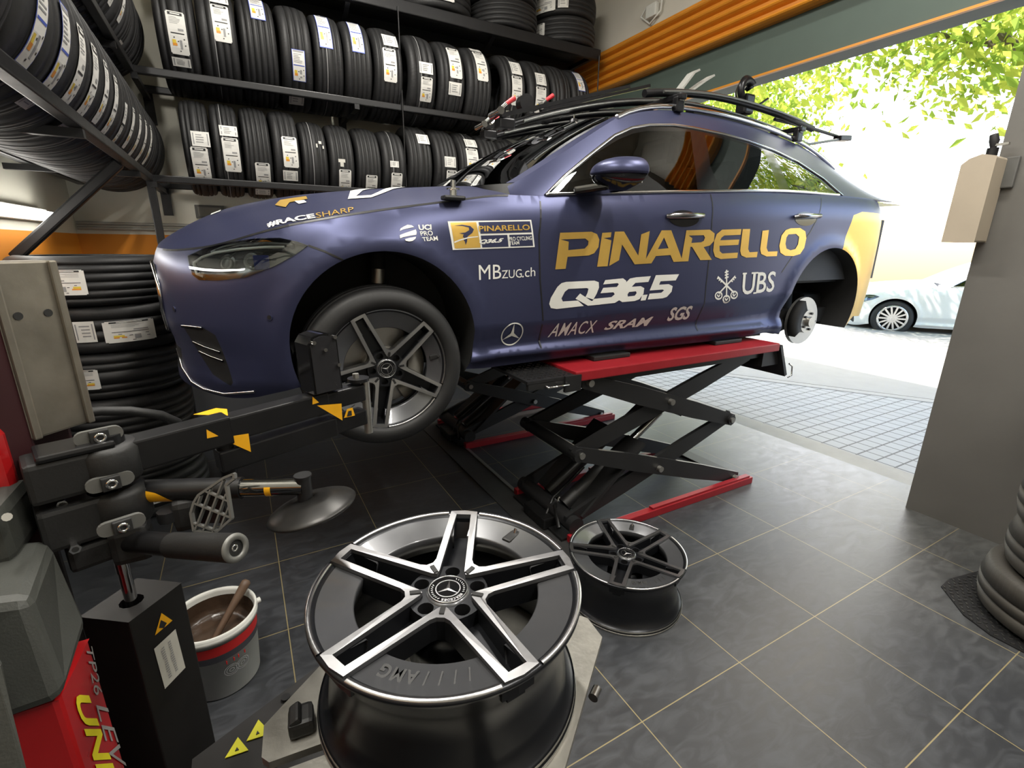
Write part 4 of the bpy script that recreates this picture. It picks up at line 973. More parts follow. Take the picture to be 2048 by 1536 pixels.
# side mirror
for sd in (-1, 1):
    b = MB()
    def mir(s, t):
        th = s*2*PI; ph = (t-.5)*PI; e = lambda v, n: math.copysign(abs(v)**n, v)
        x, y, z = e(math.cos(ph), .8)*e(math.cos(th), .9), e(math.cos(ph), .8)*e(math.sin(th), .75), e(math.sin(ph), .9)
        x = x*.150 if x < 0 else x*.028
        z = z*(.062 if z > 0 else .022)*(1-.12*y)
        return Vector((1.025+x+abs(y)*.02, sd*1.005+y*.130, 1.020+z))
    b.grid(mir, 40, 20, PAINT)
    o = b.build('side_mirror', car)
    b = MB()
    def low(s, t):
        th = s*2*PI; k = 1-.75*t**1.5; x = math.cos(th)*k; y = math.sin(th)*k
        x = x*.145 if x < 0 else x*.028
        return Vector((1.025+x+.02*abs(y), sd*1.005+math.copysign(abs(y)**.85, y)*.125-sd*.03*t, 1.008-.055*t**.8))
    b.grid(low, 36, 8, GLOSSB); b.beam((1.0, sd*.96, .972), (.90, sd*.845, .955), .14, .035, GLOSSB, bev=.012); b.build('mirror_foot', o)
    b = MB(); b.box((1.051, sd*1.0, 1.02), (.006, .19, .085), MACH, bev=.002); b.build('mirror_glass', o)
# handles
for nm, ((xa, za), (xb, zb_)) in (('front_door', ((1.40, .868), (1.645, .878))), ('rear_door', ((2.40, .898), (2.635, .910)))):
    xm = (xa+xb)/2; zm = (za+zb_)/2; p = bnd(xm, zm); b = MB()
    def cup(s, t): a = s*2*PI; r = t; q = bnd(xm+.105*r*math.cos(a)*.98, zm-.012+.040*r*math.sin(a)); return Vector((q[0], q[1]-.0016+.0*(1-r), q[2]))
    b.grid(cup, 28, 4, GLOSSB)
    pts = [Vector(bnd(xa, za))+Vector((0, -.004, 0)), Vector(bnd(xa+.02, za+.002))+Vector((0, -.022, 0)), Vector(bnd(xm, zm+.002))+Vector((0, -.030, 0)), Vector(bnd(xb-.02, zb_))+Vector((0, -.024, 0)), Vector(bnd(xb, zb_))+Vector((0, -.004, 0))]
    b.tube(pts, [.010, .014, .0155, .014, .011], mat('handle_satin_chrome', (.30, .30, .32), .2, 1.0), 12)
    o = b.build('door_handle', P[nm]); o['label'] = 'chrome edged door handle in a black cup'
# front end: lip, fins, grille bars, sensors
b = MB(); b.tube([Vector(bnd(u, v))+Vector((0, -.004, 0)) for u, v in ((-1.25, .255), (-1.039, .24), (-.995, .215), (-.875, .172), (-.777, .155), (-.651, .152), (-.506, .176))], .006, CHROME, 8); b.build('chrome_lip', car)
for q in ([(-.79, .352), (-.72, .338), (-.645, .326)], [(-.775, .315), (-.70, .302), (-.638, .292)], [(-.82, .413), (-.75, .416), (-.69, .416)]):
    b = MB(); b.tube([Vector(bnd(u, v))+Vector((0, -.004, 0)) for u, v in q], .006, GLOSSB, 8); b.tube([Vector(bnd(u, v))+Vector((0, -.010, .003)) for u, v in q], .0022, CHROME, 6); b.build('intake_fin', car)
b = MB(); b.tube([Vector(bnd(u, v))+Vector((-.004, -.002, 0)) for u, v in ((UMIN+.02, .642), (-1.2, .64), (-1.05, .63), (-.985, .56), (-1.0, .46), (-1.06, .37), (-1.2, .362), (UMIN+.02, .36))], .009, CHROME, 8); b.build('grille_frame', car)
for u, v in ((-.405, .466), (-.86, .475)):
    p = Vector(bnd(u, v)); n = Vector(normal_of(bnd, u, v)); n = n if n.y < 0 else -n
    b = MB(); b.cyl(p-n*.004, p+n*.003, .011, PAINT, 16); b.cyl(p+n*.003, p+n*.0036, .008, BLACK, 16); b.build('parking_sensor', car)
# flag holder on the wing
p = Vector(bnd(.298, .868)); b = MB(); b.box(p+Vector((0, -.01, .03)), (.09, .05, .018), BLACK, bev=.008); b.cyl(p+Vector((0, -.012, .035)), p+Vector((0, -.012, .062)), .014, CHROME, 16); b.cyl(p+Vector((0, -.012, .06)), p+Vector((0, -.012, .066)), .026, CHROME, 18); b.cyl(p+Vector((0, -.012, .066)), p+Vector((0, -.012, .095)), .010, CHROME, 14); b.build('flag_holder', car)
# sponsor lettering and marks
def deco(name, label, parent, fn):
    b = MB(); fn(b); o = b.build(name, parent); o['label'] = label; return o
flat_decal('lettering', GOLD, bnd, GOLDL, P['front_door'])['label'] = 'large gold lettering'
flat_decal('lettering', Q365, bnd, WHITEL, P['front_door'])['label'] = 'white figures'
FD = P['front_door']; FE = P['rest']; RD = P['rear_door']; HOOD = P['hood']; QD = QUADS
for tx, kw in (('AMACX', dict(shear=.1, bold=.004, spacing=1.08)), ('SRAM', dict(shear=.25, bold=.028)), ('SGS', dict(shear=.15, bold=.028, spacing=.95))):
    deco('lettering', 'small white lettering on the lower door', FD, lambda b: text_decal(b, tx, QD[tx], bnd, WHITEL, **kw))
deco('lettering', 'white web address', FE, lambda b: (text_decal(b, 'MB', QD['MB'], bnd, WHITEL), text_decal(b, 'ZUG', QD['ZUG'], bnd, WHITEL), text_decal(b, '.ch', QD['.ch'], bnd, WHITEL)))
def uci(b):
    text_decal(b, 'UCI', QD['UCI'], bnd, WHITEL, bold=.04); text_decal(b, 'PRO', QD['PRO'], bnd, WHITEL, bold=.012); text_decal(b, 'TEAM', QD['TEAM'], bnd, WHITEL, bold=.012)
deco('lettering', 'white team lettering', FE, uci)
Qb = QD['uciball']
flat_decal('emblem', [[in_quad(Qb, [(.25, .90), (.45, 1), (.70, .97), (.85, .86), (.55, .80), (.2, .72), (.0, .62), (.05, .78)])], [in_quad(Qb, [(.0, .38), (.3, .50), (.95, .72), (1, .55), (.98, .40), (.6, .34), (.2, .26), (.02, .18)])], [in_quad(Qb, [(.3, .14), (.6, .22), (.97, .28), (.92, .15), (.75, .03), (.55, 0), (.35, .04)])]], bnd, WHITEL, FE, step=.02)['label'] = 'white striped ball mark'
B4 = QD['badge']
flat_decal('badge', [[in_quad(B4, [(0, 0), (1, 0), (1, 1), (0, 1)])]], bnd, WHITEL, FE)['label'] = 'white framed sponsor badge'
bd = next(o for o in FE.children if o.name.startswith('badge'))
flat_decal('badge_panel', [[in_quad(B4, [(.025, .05), (.325, .05), (.318, .95), (.025, .95)])]], bnd, GOLDL, FE, .0030)['label'] = 'gold square of the badge'
flat_decal('badge_panel', [[in_quad(B4, [(.345, .55), (.98, .55), (.98, .95), (.345, .95)])], [in_quad(B4, [(.345, .05), (.665, .05), (.665, .48), (.345, .48)])], [in_quad(B4, [(.69, .05), (.98, .05), (.98, .48), (.69, .48)])]], bnd, PAINT, FE, .0030)
flat_decal('badge_mark', [[in_quad(B4, [(.06, .84), (.15, .87), (.24, .82), (.275, .70), (.25, .58), (.19, .46), (.175, .28), (.155, .16), (.15, .28), (.14, .34), (.15, .40), (.135, .46), (.15, .54), (.10, .58), (.17, .60), (.22, .68), (.22, .77), (.15, .83)])]], bnd, PAINT, FE, .0036, .02)
flat_decal('badge_mark', [[in_quad(B4, [(.03, .24), (.10, .32), (.20, .40), (.31, .43), (.31, .46), (.20, .44), (.09, .36), (.03, .29)])]], bnd, WHITEL, FE, .0036, .02)
deco('lettering', 'small badge lettering', FE, lambda b: (text_decal(b, 'PINARELLO', QD['bPIN'], bnd, GOLDL, .0040, shear=.1, bold=.02), text_decal(b, 'Q36.5', QD['bQ'], bnd, WHITEL, .0040, shear=.3, bold=.05), text_decal(b, 'PRO CYCLING', QD['bPRO'], bnd, WHITEL, .0040, bold=.01), text_decal(b, 'TEAM', QD['bTEAM'], bnd, WHITEL, .0040, bold=.01)))
def star(b):
    q = QD['star']; cu = (q[0][0]+q[2][0])/2; cz = (q[0][1]+q[2][1])/2; r = .055; N = 36
    def pt(x, y, off=.0040): p = np.array(bnd(cu+x*r, cz+y*r)); return p+np.array([0, -off, 0])
    ring = [pt(math.cos(2*PI*i/N)*k, math.sin(2*PI*i/N)*k) for k in (1, .9) for i in range(N)]
    b.add(ring, [(i, (i+1) % N, N+(i+1) % N, N+i) for i in range(N)], WHITEL)
    for k in range(3):
        a = PI/2+k*2*PI/3; c = lambda rr, d: pt(rr*math.cos(a+d), rr*math.sin(a+d))
        b.add([c(.93, 0), c(.16, PI/3), pt(0, 0), c(.16, -PI/3)], [(0, 1, 2, 3)], WHITEL)
deco('emblem', 'white star in a ring', FE, star)
deco('lettering', 'white bank initials', RD, lambda b: (text_decal(b, 'UBS', QD['UBS'], bnd, WHITEL, shear=.12, bold=.012), [ribbon(b, [quad_map(QD['UBS'], x0, y0), quad_map(QD['UBS'], x1, y0)], .009, bnd, WHITEL, .0023) for x0, x1, y0 in ((.01, .13, .97), (.27, .39, .97), (.36, .46, .97), (.33, .43, .03))]))
def keys(b):
    q = QD['keys']
    def T(x, y): return quad_map(q, x, y)
    def line(p0, p1, wd): ribbon(b, [T(*p0), T(*p1)], wd, bnd, WHITEL, .0022)
    for tx, ty, bx, by in ((.10, .80, .86, .30), (.90, .80, .14, .30), (.5, .99, .5, .18)):
        line((tx, ty), (bx, by), .010); d = (bx-tx, by-ty)
        for t in (.06, .16, .26):
            px, py = tx+d[0]*t, ty+d[1]*t; line((px-.09*(1 if tx < .5 else -1 if tx > .5 else 1)*(.9), py-.03), (px+.01, py), .008)
            if tx == .5: line((px+.09, py), (px, py), .008)
        n = 14; cx, cy = bx, by-.06
        pts = [T(cx+.155*math.cos(2*PI*i/n), cy+.105*math.sin(2*PI*i/n)) for i in range(n+1)]; ribbon(b, pts, .009, bnd, WHITEL, .0022)
        line((cx-.07, cy+.03), (cx, cy-.04), .008); line((cx+.07, cy+.03), (cx, cy-.04), .008)
deco('emblem', 'three crossed white keys', RD, keys)
def hoodtext(b):
    text_decal(b, '#RACE', [(-.384, .080), (-.208, .066), (-.208, .0), (-.384, .012)], hoo, WHITEL, .003, bold=.035)
    text_decal(b, 'SHARP', [(-.202, .066), (-.066, .078), (-.076, .006), (-.206, .0)], hoo, GOLDL, .003)
deco('lettering', 'white and gold slogan along the bonnet edge', HOOD, hoodtext)
flat_decal('lettering', [[[(-.33, .33), (-.30, .40), (-.20, .40), (-.20, .345), (-.27, .33), (-.29, .25)]]], hoo, GOLDL, HOOD, .003)
flat_decal('lettering', [[[(-.25, .34), (-.215, .33), (-.21, .28), (-.24, .27)]], [[(-.06, .24), (.03, .22), (.16, .40), (.30, .52), (.28, .60), (.14, .58), (-.02, .42)], [(-.02, .29), (.04, .28), (.13, .42), (.22, .52), (.14, .53), (.03, .41)]], [[(-.62, .72), (-.57, .74), (-.57, .62), (-.62, .60)]]], hoo, WHITEL, HOOD, .003)
# front wheels and rear brake
for sd in (-1, 1):
    t = bpy.data.objects.new('front_wheel', tyre_mesh('front_wheel', .327, .235, .2275, rubber_material('fitted_tyre_rubber'), None, seg=96)); COL.objects.link(t); t.parent = car
    if sd < 0: Mw = Matrix(((1, 0, 0), (0, 0, -1), (0, 1, 0))).to_4x4()       # axle z points to the near side
    else: Mw = Matrix(((-1, 0, 0), (0, 0, 1), (0, 1, 0))).to_4x4()
    Mw.translation = (0, sd*.772, .2403); t.matrix_local = Mw
    t['label'] = 'black tyre on a five twin-spoke alloy rim'
    rim_parts(t, math.radians(43), Matrix.Translation((0, 0, .108)))
    b = MB(); b.cyl((0, 0, -.02), (0, 0, .012), .165, mat('brake_disc', (.30, .29, .28), .35, .9), 48); b.cyl((0, 0, .012), (0, 0, .05), .085, STEEL, 32); b.build('brake_disc', t)
    b = MB(); b.lathe([(.105, .0), (.172, .0), (.172, .035), (.105, .035)], mat('brake_caliper', (.42, .40, .36), .5, .3), 14, close=True, arc=(math.radians(-62), math.radians(28))); b.build('brake_caliper', t)
    b = MB(); y = sd*.60
    b.cyl((.03, y, .35), (.06, y-sd*.05, .68), .035, DARK, 14); b.cyl((.045, y, .56), (.05, y, .62), .028, STEEL, 14); b.beam((.0, y, .24), (.03, y-sd*.4, .28), .06, .05, DARK); b.build('suspension_strut', car)
for sd in (-1, 1):
    b = MB(); y = sd*.765; c = Vector((2.865, y, .2464))
    b.lathe([(.08, -.012), (.160, -.012), (.160, .012), (.08, .012)], mat('rear_disc', (.45, .44, .42), .4, .8), 48, frame(c, (1, 0, 0), (0, 0, 1)), close=True, smooth=False)
    b.cyl(c+Vector((0, sd*.05, 0)), c-Vector((0, sd*.03, 0)), .078, STEEL, 32); b.cyl(c+Vector((0, sd*.075, 0)), c+Vector((0, sd*.05, 0)), .034, STEEL, 20)
    for k in range(5): q = k*2*PI/5; p = c+Vector((.056*math.cos(q), sd*.05, .056*math.sin(q))); b.cyl(p, p+Vector((0, sd*.012, 0)), .008, BLACK, 10)
    o = b.build('rear_brake_disc', car); o['label'] = 'bare rear brake disc without a wheel'
    b = MB(); b.beam((2.6, y-sd*.06, .20), (2.90, y-sd*.10, .24), .10, .07, DARK, bev=.015); b.beam((2.86, y-sd*.08, .24), (2.86, sd*.2, .28), .08, .06, DARK, bev=.015); b.cyl((2.92, y-sd*.16, .2), (2.95, y-sd*.22, .66), .045, DARK, 14)
    b.lathe([(.09, 0), (.165, 0), (.165, .05), (.09, .05)], DARK, 12, frame((2.865, y-.01, .2464), (1, 0, 0), (0, 0, 1)), close=True, arc=(math.radians(120), math.radians(215)))
    b.build('rear_suspension', car)
# ================================================================== scissor lift
RED = mat('lift_red_paint', (.27, .010, .016), .42, 0, .18, 14, bump=.1, bscale=60)
LIFTB = mat('lift_black_paint', (.014, .014, .0145), .45, .1, .25, 12)
TREADP = mat('tread_plate', (.05, .05, .052), .38, .7, .2, 20)
GREASE = mat('greasy_black', (.010, .010, .010), .35, .2, .4, 30)
def pt_(x, y, z): return Vector((x, y, z))
def make_lift(label, group):
    t = thing('scissor_lift', label, 'car lift', (0, 0, 0), 0, group)
    def part(name, fn, lab=None, bev=0):
        b = MB(); fn(b); o = b.build(name, t, bevel=bev)
        if lab: o['label'] = lab
        return o
    # base frame: x 1.28..2.76, y 0..0.60
    for y in (0.02, .58): part('base_rail', lambda b: (b.box((2.03, y, .022), (1.44, .045, .044), RED, bev=.004), b.box((2.30, y+(.028 if y > .3 else -.028)*0, .050), (.85, .03, .014), RED)), 'red base rail')
    part('base_plate', lambda b: b.box((2.71, .30, .008), (.10, .51, .016), LIFTB)); part('base_plate', lambda b: b.box((1.34, .30, .010), (.12, .51, .02), GREASE))
    # deck
    part('deck', lambda b: (b.box((2.06, .29, .893), (1.53, .56, .048), RED, bev=.006), b.box((2.06, .29, .850), (1.45, .46, .04), LIFTB)), 'red lift deck')
    [part('deck_pad', lambda b: b.box((x, .24, .929), (.24, .20, .024), BLACKM, bev=.006), 'black rubber pad') for x in (1.62, 2.52)]
    def flap(b):
        b.box((1.165, .29, .896), (.26, .56, .014), TREADP)
        for i in range(9):
            for j in range(17):
                b.box((1.06+i*.027, .04+j*.032, .905), (.016, .005, .004), TREADP, Matrix.Rotation(.7 if (i+j) % 2 else -.7, 3, 'Z'))
        b.box((1.275, .008, .868), (.09, .016, .075), LIFTB); b.box((1.16, .02, .876), (.24, .02, .03), LIFTB)
    o = part('ramp_flap', flap, 'dark chequered ramp flap')
    b = MB(); b.tube([(1.13, .008, .872), (1.13, -.012, .870), (1.24, -.012, .870), (1.24, .008, .872)], .005, CHROME, 8); b.build('flap_handle', o)
    o = part('ramp_flap', lambda b: (b.beam((2.825, .29, .888), (2.945, .29, .70), .56, .02, TREADP, up=(0, 1, 0)) if False else b.box((2.89, .29, .80), (.022, .56, .22), TREADP, Matrix.Rotation(-.45, 3, 'Y')), b.box((2.80, .29, .82), (.16, .50, .09), LIFTB)), 'rear ramp flap hanging down')
    b = MB(); b.tube([(2.935, .0, .78), (2.965, -.004, .76), (2.975, -.004, .70), (2.945, .0, .69)], .005, CHROME, 8); b.build('flap_handle', o)
    # scissor arms
    LB, RB, LE, RE, LT, RT, = (1.36, .10), (2.62, .055), (1.37, .475), (2.50, .470), (1.40, .845), (2.60, .845)
    def arm(a, c, y, bend=.0):
        def fn(b):
            p0, p1 = Vector((a[0], y, a[1])), Vector((c[0], y, c[1])); d = (p1-p0).normalized(); L = (p1-p0).length; up = Vector((-d.z, 0, d.x))
            if up.z < 0: up = -up
            F = frame(p0, d, Vector((0, 0, 1)).cross(d) if False else up)
            pr = [(-.03, -.035), (L*.30, -.048), (L*.70, -.048), (L+.03, -.035), (L+.045, 0), (L+.03, .035), (L*.70, .048), (L*.3, .048), (-.03, .035), (-.045, 0)]
            b.prism(pr, LIFTB, F, -.011, .011)
        part('scissor_arm', fn, None, .003)
    for y in (.055, .505):
        arm(LB, RE, y+.025); arm(LE, RB, y); arm(LE, RT, y+.025); arm(RE, LT, y)
    for (x, z, r) in ((LE[0]-.01, LE[1], .034), (RE[0], RE[1], .03), (LB[0], LB[1]-.02, .045)):
        part('cross_tube', lambda b: b.cyl((x, .03, z), (x, .57, z), r, LIFTB, 20))
    for (x, z) in (((LB[0]+RE[0])/2, .275), ((LE[0]+RT[0])/2-.02, .665), LE, RE, RB, LT):
        [part('pivot_pin', lambda b: b.cyl((x, yy, z), (x, yy+.023, z), .017, STEEL, 16)) for yy in (.022, .53)]
    part('hydraulic_ram', lambda b: (b.cyl((1.40, .20, .11), (1.85, .20, .40), .042, LIFTB, 20), b.cyl((1.85, .20, .40), (2.06, .20, .54), .022, CHROME, 16), b.cyl((1.40, .36, .11), (1.85, .36, .40), .036, GREASE, 20), b.cyl((1.85, .36, .40), (2.06, .36, .54), .02, CHROME, 16)))
    part('torsion_plate', lambda b: (b.beam((1.42, .12, .10), (1.82, .12, .44), .02, .13, LIFTB, up=(0, 1, 0)), b.beam((1.42, .43, .10), (1.82, .43, .44), .02, .13, LIFTB, up=(0, 1, 0)), b.box((2.05, .28, .60), (.10, .44, .05), LIFTB, Matrix.Rotation(.5, 3, 'Y'))))
    part('hose', lambda b: (b.tube([(1.30, .1, .05), (1.34, .2, .12), (1.42, .28, .10), (1.36, .36, .05), (1.25, .34, .02)], .012, GREASE, 8), b.tube([(1.28, .22, .03), (1.36, .25, .14), (1.48, .3, .16), (1.6, .3, .25)], .010, GREASE, 8), b.box((1.30, .28, .04), (.10, .22, .06), GREASE, bev=.01)))
    return t
lift = make_lift('near platform of the red and black scissor lift, under the car side facing the camera', 'scissor lift platforms')
lift.location = (0, 1.705, 0); lift.rotation_euler.z = 0
def copy_thing(t, loc, rotz, label):
    r = t.copy(); COL.objects.link(r); r.location = loc; r.rotation_euler = (0, 0, rotz); r['label'] = label
    for ch in list(t.children):
        c = ch.copy(); COL.objects.link(c); c.parent = r
        for g in list(ch.children): d = g.copy(); COL.objects.link(d); d.parent = c
    return r
copy_thing(lift, (0.01, 3.06, 0), 0, 'far platform of the red and black scissor lift, behind the near one')
b = MB(); b.box((1.245, 2.62, .003), (.15, 2.1, .006), mat('duct_cover_steel', (.045, .045, .045), .5, .4, .3, 14)); b.box((1.330, 2.62, .006), (.022, 2.1, .008), mat('strip_aluminium', (.35, .35, .34), .35, .8))
tag(b.build('floor_duct_cover'), 'dark steel duct cover with an aluminium edge strip between the lift bases', 'floor cover')

# ================================================================== loose alloy rims
def rim_thing(hub_px, tip_px, z_face, label):
    C = atZ(hub_px[0], hub_px[1], z_face-.017); T = atZ(tip_px[0], tip_px[1], z_face)
    t = thing('alloy_wheel_rim', label, 'wheel rim', (C.x, C.y, z_face-.2245), 0, 'loose alloy rims')
    rim_parts(t, math.atan2(T.y-C.y, T.x-C.x), Matrix.Translation((0, 0, .2245)))
    return C
RC = rim_thing((896, 1177), (928, 1027), .8725, 'silver and grey five-spoke alloy rim lying on the tyre changer turntable')
rim_thing((1253, 1106), (1214, 1049), .2250, 'matching five-spoke alloy rim standing on the floor tiles beside the lift')

# ================================================================== tyre changer
MAR = mat('maroon_column', (.035, .008, .010), .5, .1, .2, 20)
GRP = mat('grey_green_plastic', (.038, .040, .035), .55, 0, .12, 30, bump=.12, bscale=300)
REDP = mat('red_machine_paint', (.42, .010, .012), .30, 0, .08, 20, coat=.4)
CAB = mat('dark_cabinet_paint', (.013, .012, .0115), .42, .1, .2, 20)
PLATE = mat('turntable_steel', (.30, .29, .26), .45, .8, .22, 22, bump=.2, bscale=50)
SLABM = mat('cast_aluminium', (.31, .285, .24), .40, .8, .45, 14, bump=.12, bscale=40)
tc = thing('tyre_changer', 'red and black tyre changing machine with helper arms and a steel turntable', 'tyre changer', (RC.x, RC.y, 0))
TO = Vector((RC.x, RC.y, 0))
def tpart(name, fn, lab=None, parent=None, bev=0):
    b = MB(); fn(b); b.v = [tuple(Vector(v)-TO) for v in b.v]; o = b.build(name, parent or tc, bevel=bev)
    if lab: o['label'] = lab
    return o
I4 = Matrix.Identity(4)
def rounded_lug(b, p, e1, n, w, h, m, th=.006):
    F = frame(p, e1, Vector((0, 0, 1))); F2 = F
    pr = arc_pts(w/2-h/2, 0, h/2, -90, 90, 8)+arc_pts(-w/2+h/2, 0, h/2, 90, 270, 8); b.prism(pr, m, F, -th, th)
# bed and turntable
bed = [(-.21, .955), (.075, 1.085), (.42, .86), (.42, .40), (-.21, .36)]
tpart('bed', lambda b: (b.prism(bed, CAB, I4, .0, .452)), 'dark machine bed', bev=.01)
tpart('bed_edge_bolt', lambda b: [b.cyl(atZ(u, v, .448), atZ(u, v, .448)+Vector((0, 0, .010)), .010, GLUG if False else STEELB, 16) for u, v in ((572, 1400), (648, 1345))])
def tri_sign(b, P, m, z): F = I4; b.prism([(p.x, p.y) for p in P], m, F, z, z+.0015)
def signs(b):
    for tri in (((517, 1440), (543, 1467), (493, 1483)), ((476, 1475), (497, 1501), (450, 1517))): tri_sign(b, [atZ(u, v, .4535) for u, v in tri], mat('sign_yellow', (.68, .66, .03), .4), .4535)
    for tri in (((515, 1462), (519, 1467), (512, 1470)), ((474, 1495), (478, 1500), (470, 1503))): tri_sign(b, [atZ(u, v, .4552) for u, v in tri], INK, .4552)
tpart('warning_sign', signs, 'two yellow warning triangles')
tpart('turntable_spindle', lambda b: (b.cyl((TO.x, TO.y, .45), (TO.x, TO.y, .628), .11, CAB, 32), b.cyl((TO.x, TO.y, .60), (TO.x, TO.y, .632), .20, BLACKM, 32)))
def table(b):
    pr = []
    for k in range(4):
        a = math.radians(-6+90*k); r = .335
        for s in (-1, 1):
            if s > 0 and k in (0, 2):
                pr.append((TO.x+r*math.cos(a)-s*.030*math.sin(a), TO.y+r*math.sin(a)+s*.030*math.cos(a)))
                c2 = r-.012; pr.append((TO.x+c2*math.cos(a)-s*.044*math.sin(a), TO.y+c2*math.sin(a)+s*.044*math.cos(a)))
                pr.append((TO.x+.23*math.cos(a)-s*.044*math.sin(a), TO.y+.23*math.sin(a)+s*.044*math.cos(a)))
                pr.append((TO.x+.23*math.cos(a)-s*.066*math.sin(a), TO.y+.23*math.sin(a)+s*.066*math.cos(a)))
                pr.append((TO.x+(r-.032)*math.cos(a)-s*.066*math.sin(a), TO.y+(r-.032)*math.sin(a)+s*.066*math.cos(a)))
            else: pr.append((TO.x+r*math.cos(a)-s*.030*math.sin(a), TO.y+r*math.sin(a)+s*.030*math.cos(a)))
    b.prism(pr, PLATE, I4, .632, .6475)
tpart('turntable_plate', table, 'worn bare steel turntable plate', bev=.002)
for k in range(4):
    a = math.radians(-6+90*k); u = Vector((math.cos(a), math.sin(a), 0)); p = TO+u*.272+Vector((0, 0, .664))
    if k in (0, 2): p += Vector((-u.y, u.x, 0))*(.052 if k == 0 else -.0)
    tpart('clamping_jaw', lambda b: (b.box(p, (.042, .045, .032), BLACKM, Matrix.Rotation(a, 3, 'Z'), .008), b.box(p+u*.008+Vector((0, 0, .016)), (.020, .040, .014), BLACKM, Matrix.Rotation(a, 3, 'Z') @ Matrix.Rotation(.5, 3, 'Y'), .005)))
tpart('edge_bolt', lambda b: b.cyl(atZ(1186, 1396, .622), atZ(1186, 1396, .622)+Vector((.02, .012, 0)), .010, CHROME, 12))
# column with cast slab
pR = atZ(183, 826, 1.165); pL = atZ(58, 864, 1.165); e = (pR-pL); SW = e.length; e.normalize(); bk = Vector((-e.y, e.x, 0))
Fs = frame(pL, e, bk)
tpart('slide_slab', lambda b: (b.box(Fs @ Vector((SW/2, .02, .13)), (SW, .04, .292), SLABM, Fs.to_3x3(), .004), b.box(Fs @ Vector((SW-.006, -.003, .13)), (.012, .008, .292), SLABM, Fs.to_3x3(), .003), b.box(Fs @ Vector((.008, -.003, .13)), (.012, .008, .292), SLABM, Fs.to_3x3(), .003),
    [b.cyl(Fs @ Vector((x, -.0015, .19)), Fs @ Vector((x, .002, .19)), .0065, INK, 14) for x in (.028, SW-.028)]), 'bare cast aluminium slide slab')
tpart('column', lambda b: (b.box(Fs @ Vector((-.055, .05, .03)), (.12, .10, .48), MAR, Fs.to_3x3(), .006), b.box(Fs @ Vector((SW/2-.01, .075, .02)), (SW, .06, .46), MAR, Fs.to_3x3(), .006), b.box(Fs @ Vector((-.06, .09, -.7)), (.16, .10, .95), CAB, Fs.to_3x3(), .006)), 'dark maroon column')
# clamp block
e1 = Vector((.9487, .316, 0)); nf = Vector((.316, -.9487, 0))
ax_ = atD(232, 975, .86); AX = Vector((ax_.x, ax_.y, 0))
def clamp(b):
    for z0, z1 in ((1.065, 1.135), (.978, 1.052)):
        b.lathe([(0, z0), (.040, z0), (.047, z0+.010), (.047, z1-.010), (.040, z1), (0, z1)], BLACKM, 36, Matrix.Translation(AX))
        c = AX-e1*.050+nf*-.004; b.box((c.x, c.y, (z0+z1)/2), (.115, .075, z1-z0), BLACKM, Matrix((e1, -nf, Vector((0, 0, 1)))).transposed(), .008)
    c = AX-e1*.040+Vector((0, 0, 1.141)); b.box(c, (.10, .075, .012), STEELB, Matrix((e1, -nf, Vector((0, 0, 1)))).transposed(), .006)
    b.cyl(AX+Vector((0, 0, 1.13)), AX+Vector((0, 0, 1.152)), .028, STEELB, 20)
    c = AX-e1*.04+Vector((0, 0, .950)); b.box(c, (.09, .06, .045), BLACKM, Matrix((e1, -nf, Vector((0, 0, 1)))).transposed(), .008)
tpart('clamp_block', clamp, 'black clamp block')
GLUG = mat('grey_lug', (.16, .16, .15), .45, .4)
for (u, v, D) in ((198, 872, .815), (221, 964, .815), (244, 1050, .815)):
    p = atD(u, v, D)
    def lug(b):
        rounded_lug(b, p+nf*-.002, e1, nf, .066, .025, GLUG, .004); b.box(p+nf*.004, (.026, .012, .024), INK, Matrix((e1, -nf, Vector((0, 0, 1)))).transposed(), .002)
        Fb = frame(p+nf*.0105, e1, Vector((0, 0, 1))); b.lathe([(.0045, .0), (.0045, .003), (.0085, .003), (.0085, 0)], CHROME, 18, Fb)
    tpart('clamp_lug', lug, 'grey lug with a socket bolt')
for (u, v, D) in ((97, 914, .80), (124, 1009, .80), (150, 1097, .80)):
    p = atD(u, v, D); tpart('hex_bolt', lambda b: (b.cyl(p-nf*.012, p+nf*.004, .0085, CHROME, 6, smooth=False), b.cyl(p+nf*.004, p+nf*.0045, .0048, INK, 14)))
# double square-tube arm
P0 = Vector((AX.x, AX.y, 1.104))+e1*.02; P1 = atD(722, 772, 1.2); P1.z = 1.118
ea = (P1-P0).normalized(); LA = (P1-P0).length; na = Vector((ea.y, -ea.x, 0)).normalized()
tpart('upper_arm', lambda b: (b.beam(P0, P0+ea*LA*.36, .050, .058, STEELB, bev=.004), b.beam(P0+ea*LA*.34, P0+ea*LA*.80, .044, .050, STEELB, bev=.004), b.beam(P0+ea*LA*.80, P1, .038, .042, STEELB, bev=.004)), 'upper square tube arm')
Q0 = P0+ea*LA*.30-Vector((0, 0, .064)); Q1 = P1-Vector((0, 0, .064))
tpart('lower_arm', lambda b: (b.beam(Q0, Q0+ea*LA*.53, .042, .046, STEELB, bev=.004), b.beam(Q0+ea*LA*.5, Q1, .036, .040, STEELB, bev=.004)), 'lower square tube arm')
tpart('arm_pin', lambda b: (b.cyl(P1+ea*.012+Vector((0, 0, -.115)), P1+ea*.012+Vector((0, 0, .030)), .0105, STEEL, 16), b.cyl(P1-ea*.006+Vector((0, 0, .028)), P1-ea*.006+Vector((0, 0, .036)), .026, STEELB, 20), b.cyl(P1-ea*.012+Vector((0, 0, .036)), P1-ea*.012+Vector((0, 0, .048)), .008, STEEL, 6)), 'steel hinge pin')
def on_plane(u, v, p, n): d = ray(u, v); return CAM+d*((Vector(p)-CAM).dot(n)/d.dot(n))
up_ = Vector((0, 0, 1))
